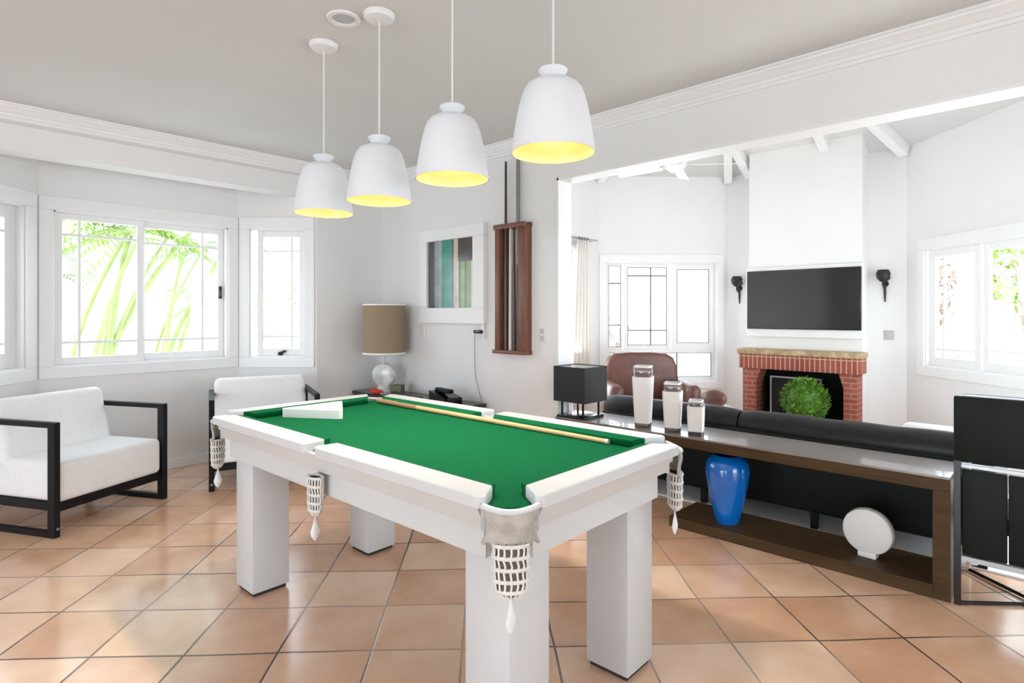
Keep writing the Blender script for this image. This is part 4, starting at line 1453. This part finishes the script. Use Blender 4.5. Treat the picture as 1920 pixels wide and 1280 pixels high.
def palm(x, y, h, lean, nst, mleaf, label, spread=0.35, leafl=1.0, seed=1):
    random.seed(seed)
    t = thing('palm', label, 'plant', (x, y, -0.15), 0, 'plants outside the bay window')
    tips = []
    for i in range(nst):
        a = random.uniform(0, 2 * PI)
        r_ = random.uniform(0.05, spread)
        bx, by = r_ * math.cos(a), r_ * math.sin(a)
        hh = h * random.uniform(0.8, 1.1)
        lx, ly = lean[0] * random.uniform(0.6, 1.3) + random.uniform(-.12, .12), lean[1] * random.uniform(0.6, 1.3) + random.uniform(-.12, .12)
        pts = [(bx + lx * s * s * hh, by + ly * s * s * hh, s * hh) for s in [k / 8 for k in range(9)]]
        rad = random.uniform(0.028, 0.05)
        b = MB()
        b.tube(pts, [rad * (1 - 0.5 * k / 8) for k in range(9)], 8)
        b.build('stem', 'stem', t)
        tips.append(Vector(pts[-1]))
    b = MB()
    for p in tips:
        for k in range(7):
            a = random.uniform(0, 2 * PI)
            el = random.uniform(0.1, 0.9)
            d = Vector((math.cos(a) * math.cos(el), math.sin(a) * math.cos(el), math.sin(el)))
            L_ = leafl * random.uniform(0.7, 1.2)
            prev = p
            n_ = 12
            for s in range(n_):
                q = p + d * L_ * (s + 1) / n_ + Vector((0, 0, -0.55 * L_ * ((s + 1) / n_) ** 2))
                dd = (q - prev).normalized()
                sd = dd.cross(Vector((0, 0, 1))).normalized()
                for sg in (-1, 1):
                    b.leaf(q, sd * sg + dd * 0.8, 0.30 * L_ * math.sin(PI * (s + 1.5) / (n_ + 2)), 0.035, 0.3)
                prev = q
    b.build('foliage', mleaf, t, norm=False)
    return t


palm(-7.6, 1.35, 2.6, (0.02, 0.30), 6, 'leaf_lime', 'clump of green canes outside the left sash of the sliding window', 0.30, 0.9, 3)
palm(-9.9, 1.1, 2.6, (-0.02, 0.10), 4, 'leaf_pale', 'pale palm behind the canes, seen at the left of the sliding window', 0.3, 0.9, 5)
palm(-8.3, 2.25, 3.0, (0.02, 0.24), 5, 'leaf_pale', 'leaning pale stems outside the right sash of the sliding window', 0.22, 0.7, 11)
palm(-8.55, 3.42, 2.0, (0.0, 0.05), 4, 'leaf_lime', 'palm outside the narrow window on the right of the bay', 0.25, 0.8, 8)


def bush(x, y, z, r, trunk, mleaf, n, label, seed, lsz=0.10):
    random.seed(seed)
    t = thing('garden_tree', label, 'tree', (x, y, -0.15), 0, 'trees outside the living room windows')
    b = MB()
    b.tube([(0, 0, 0), (0.05, 0.02, z * 0.5), (0, 0, z)], [0.08, 0.06, 0.03], 8)
    for k in range(6):
        a = k * 1.1
        b.tube([(0.02, 0.01, z * 0.55), (0.4 * r * math.cos(a), 0.4 * r * math.sin(a), z * 0.85), (0.85 * r * math.cos(a), 0.85 * r * math.sin(a), z + 0.4 * r * math.sin(k * 2.3))], [0.035, 0.022, 0.008], 6)
    b.build('trunk', 'bark', t)
    b = MB()
    for i in range(n):
        d = Vector((random.gauss(0, 1), random.gauss(0, 1), random.gauss(0, 1))).normalized()
        p = Vector((0, 0, z)) + d * r * random.uniform(0.35, 1.0) ** 0.5
        if math.sin(p.x * 5 + seed) + math.sin(p.y * 6) + math.sin(p.z * 7 + seed * 2) < -0.3:
            continue
        b.leaf(p, Vector((random.uniform(-1, 1), random.uniform(-1, 1), random.uniform(-.8, .5))), lsz * random.uniform(0.7, 1.3), lsz * 0.5, 0.2)
    b.build('foliage', mleaf, t, norm=False)
    return t


bush(-1.55, 10.4, 1.90, 0.55, 0, 'leaf_rust', 900, 'rust brown tree outside the left pane of the right living room window', 2, 0.12)
bush(-0.30, 9.6, 2.15, 0.55, 0, 'leaf_lime', 1100, 'yellow green tree outside the middle pane of the right living room window', 4, 0.12)
bush(-1.15, 9.0, 0.85, 0.30, 0, 'leaf_pale', 400, 'low pale green shrub outside the right living room window', 6, 0.07)
bush(-7.2, 11.0, 1.4, 0.6, 0, 'leaf_pale', 160, 'thin pale shrub outside the window behind the brown armchair', 9)
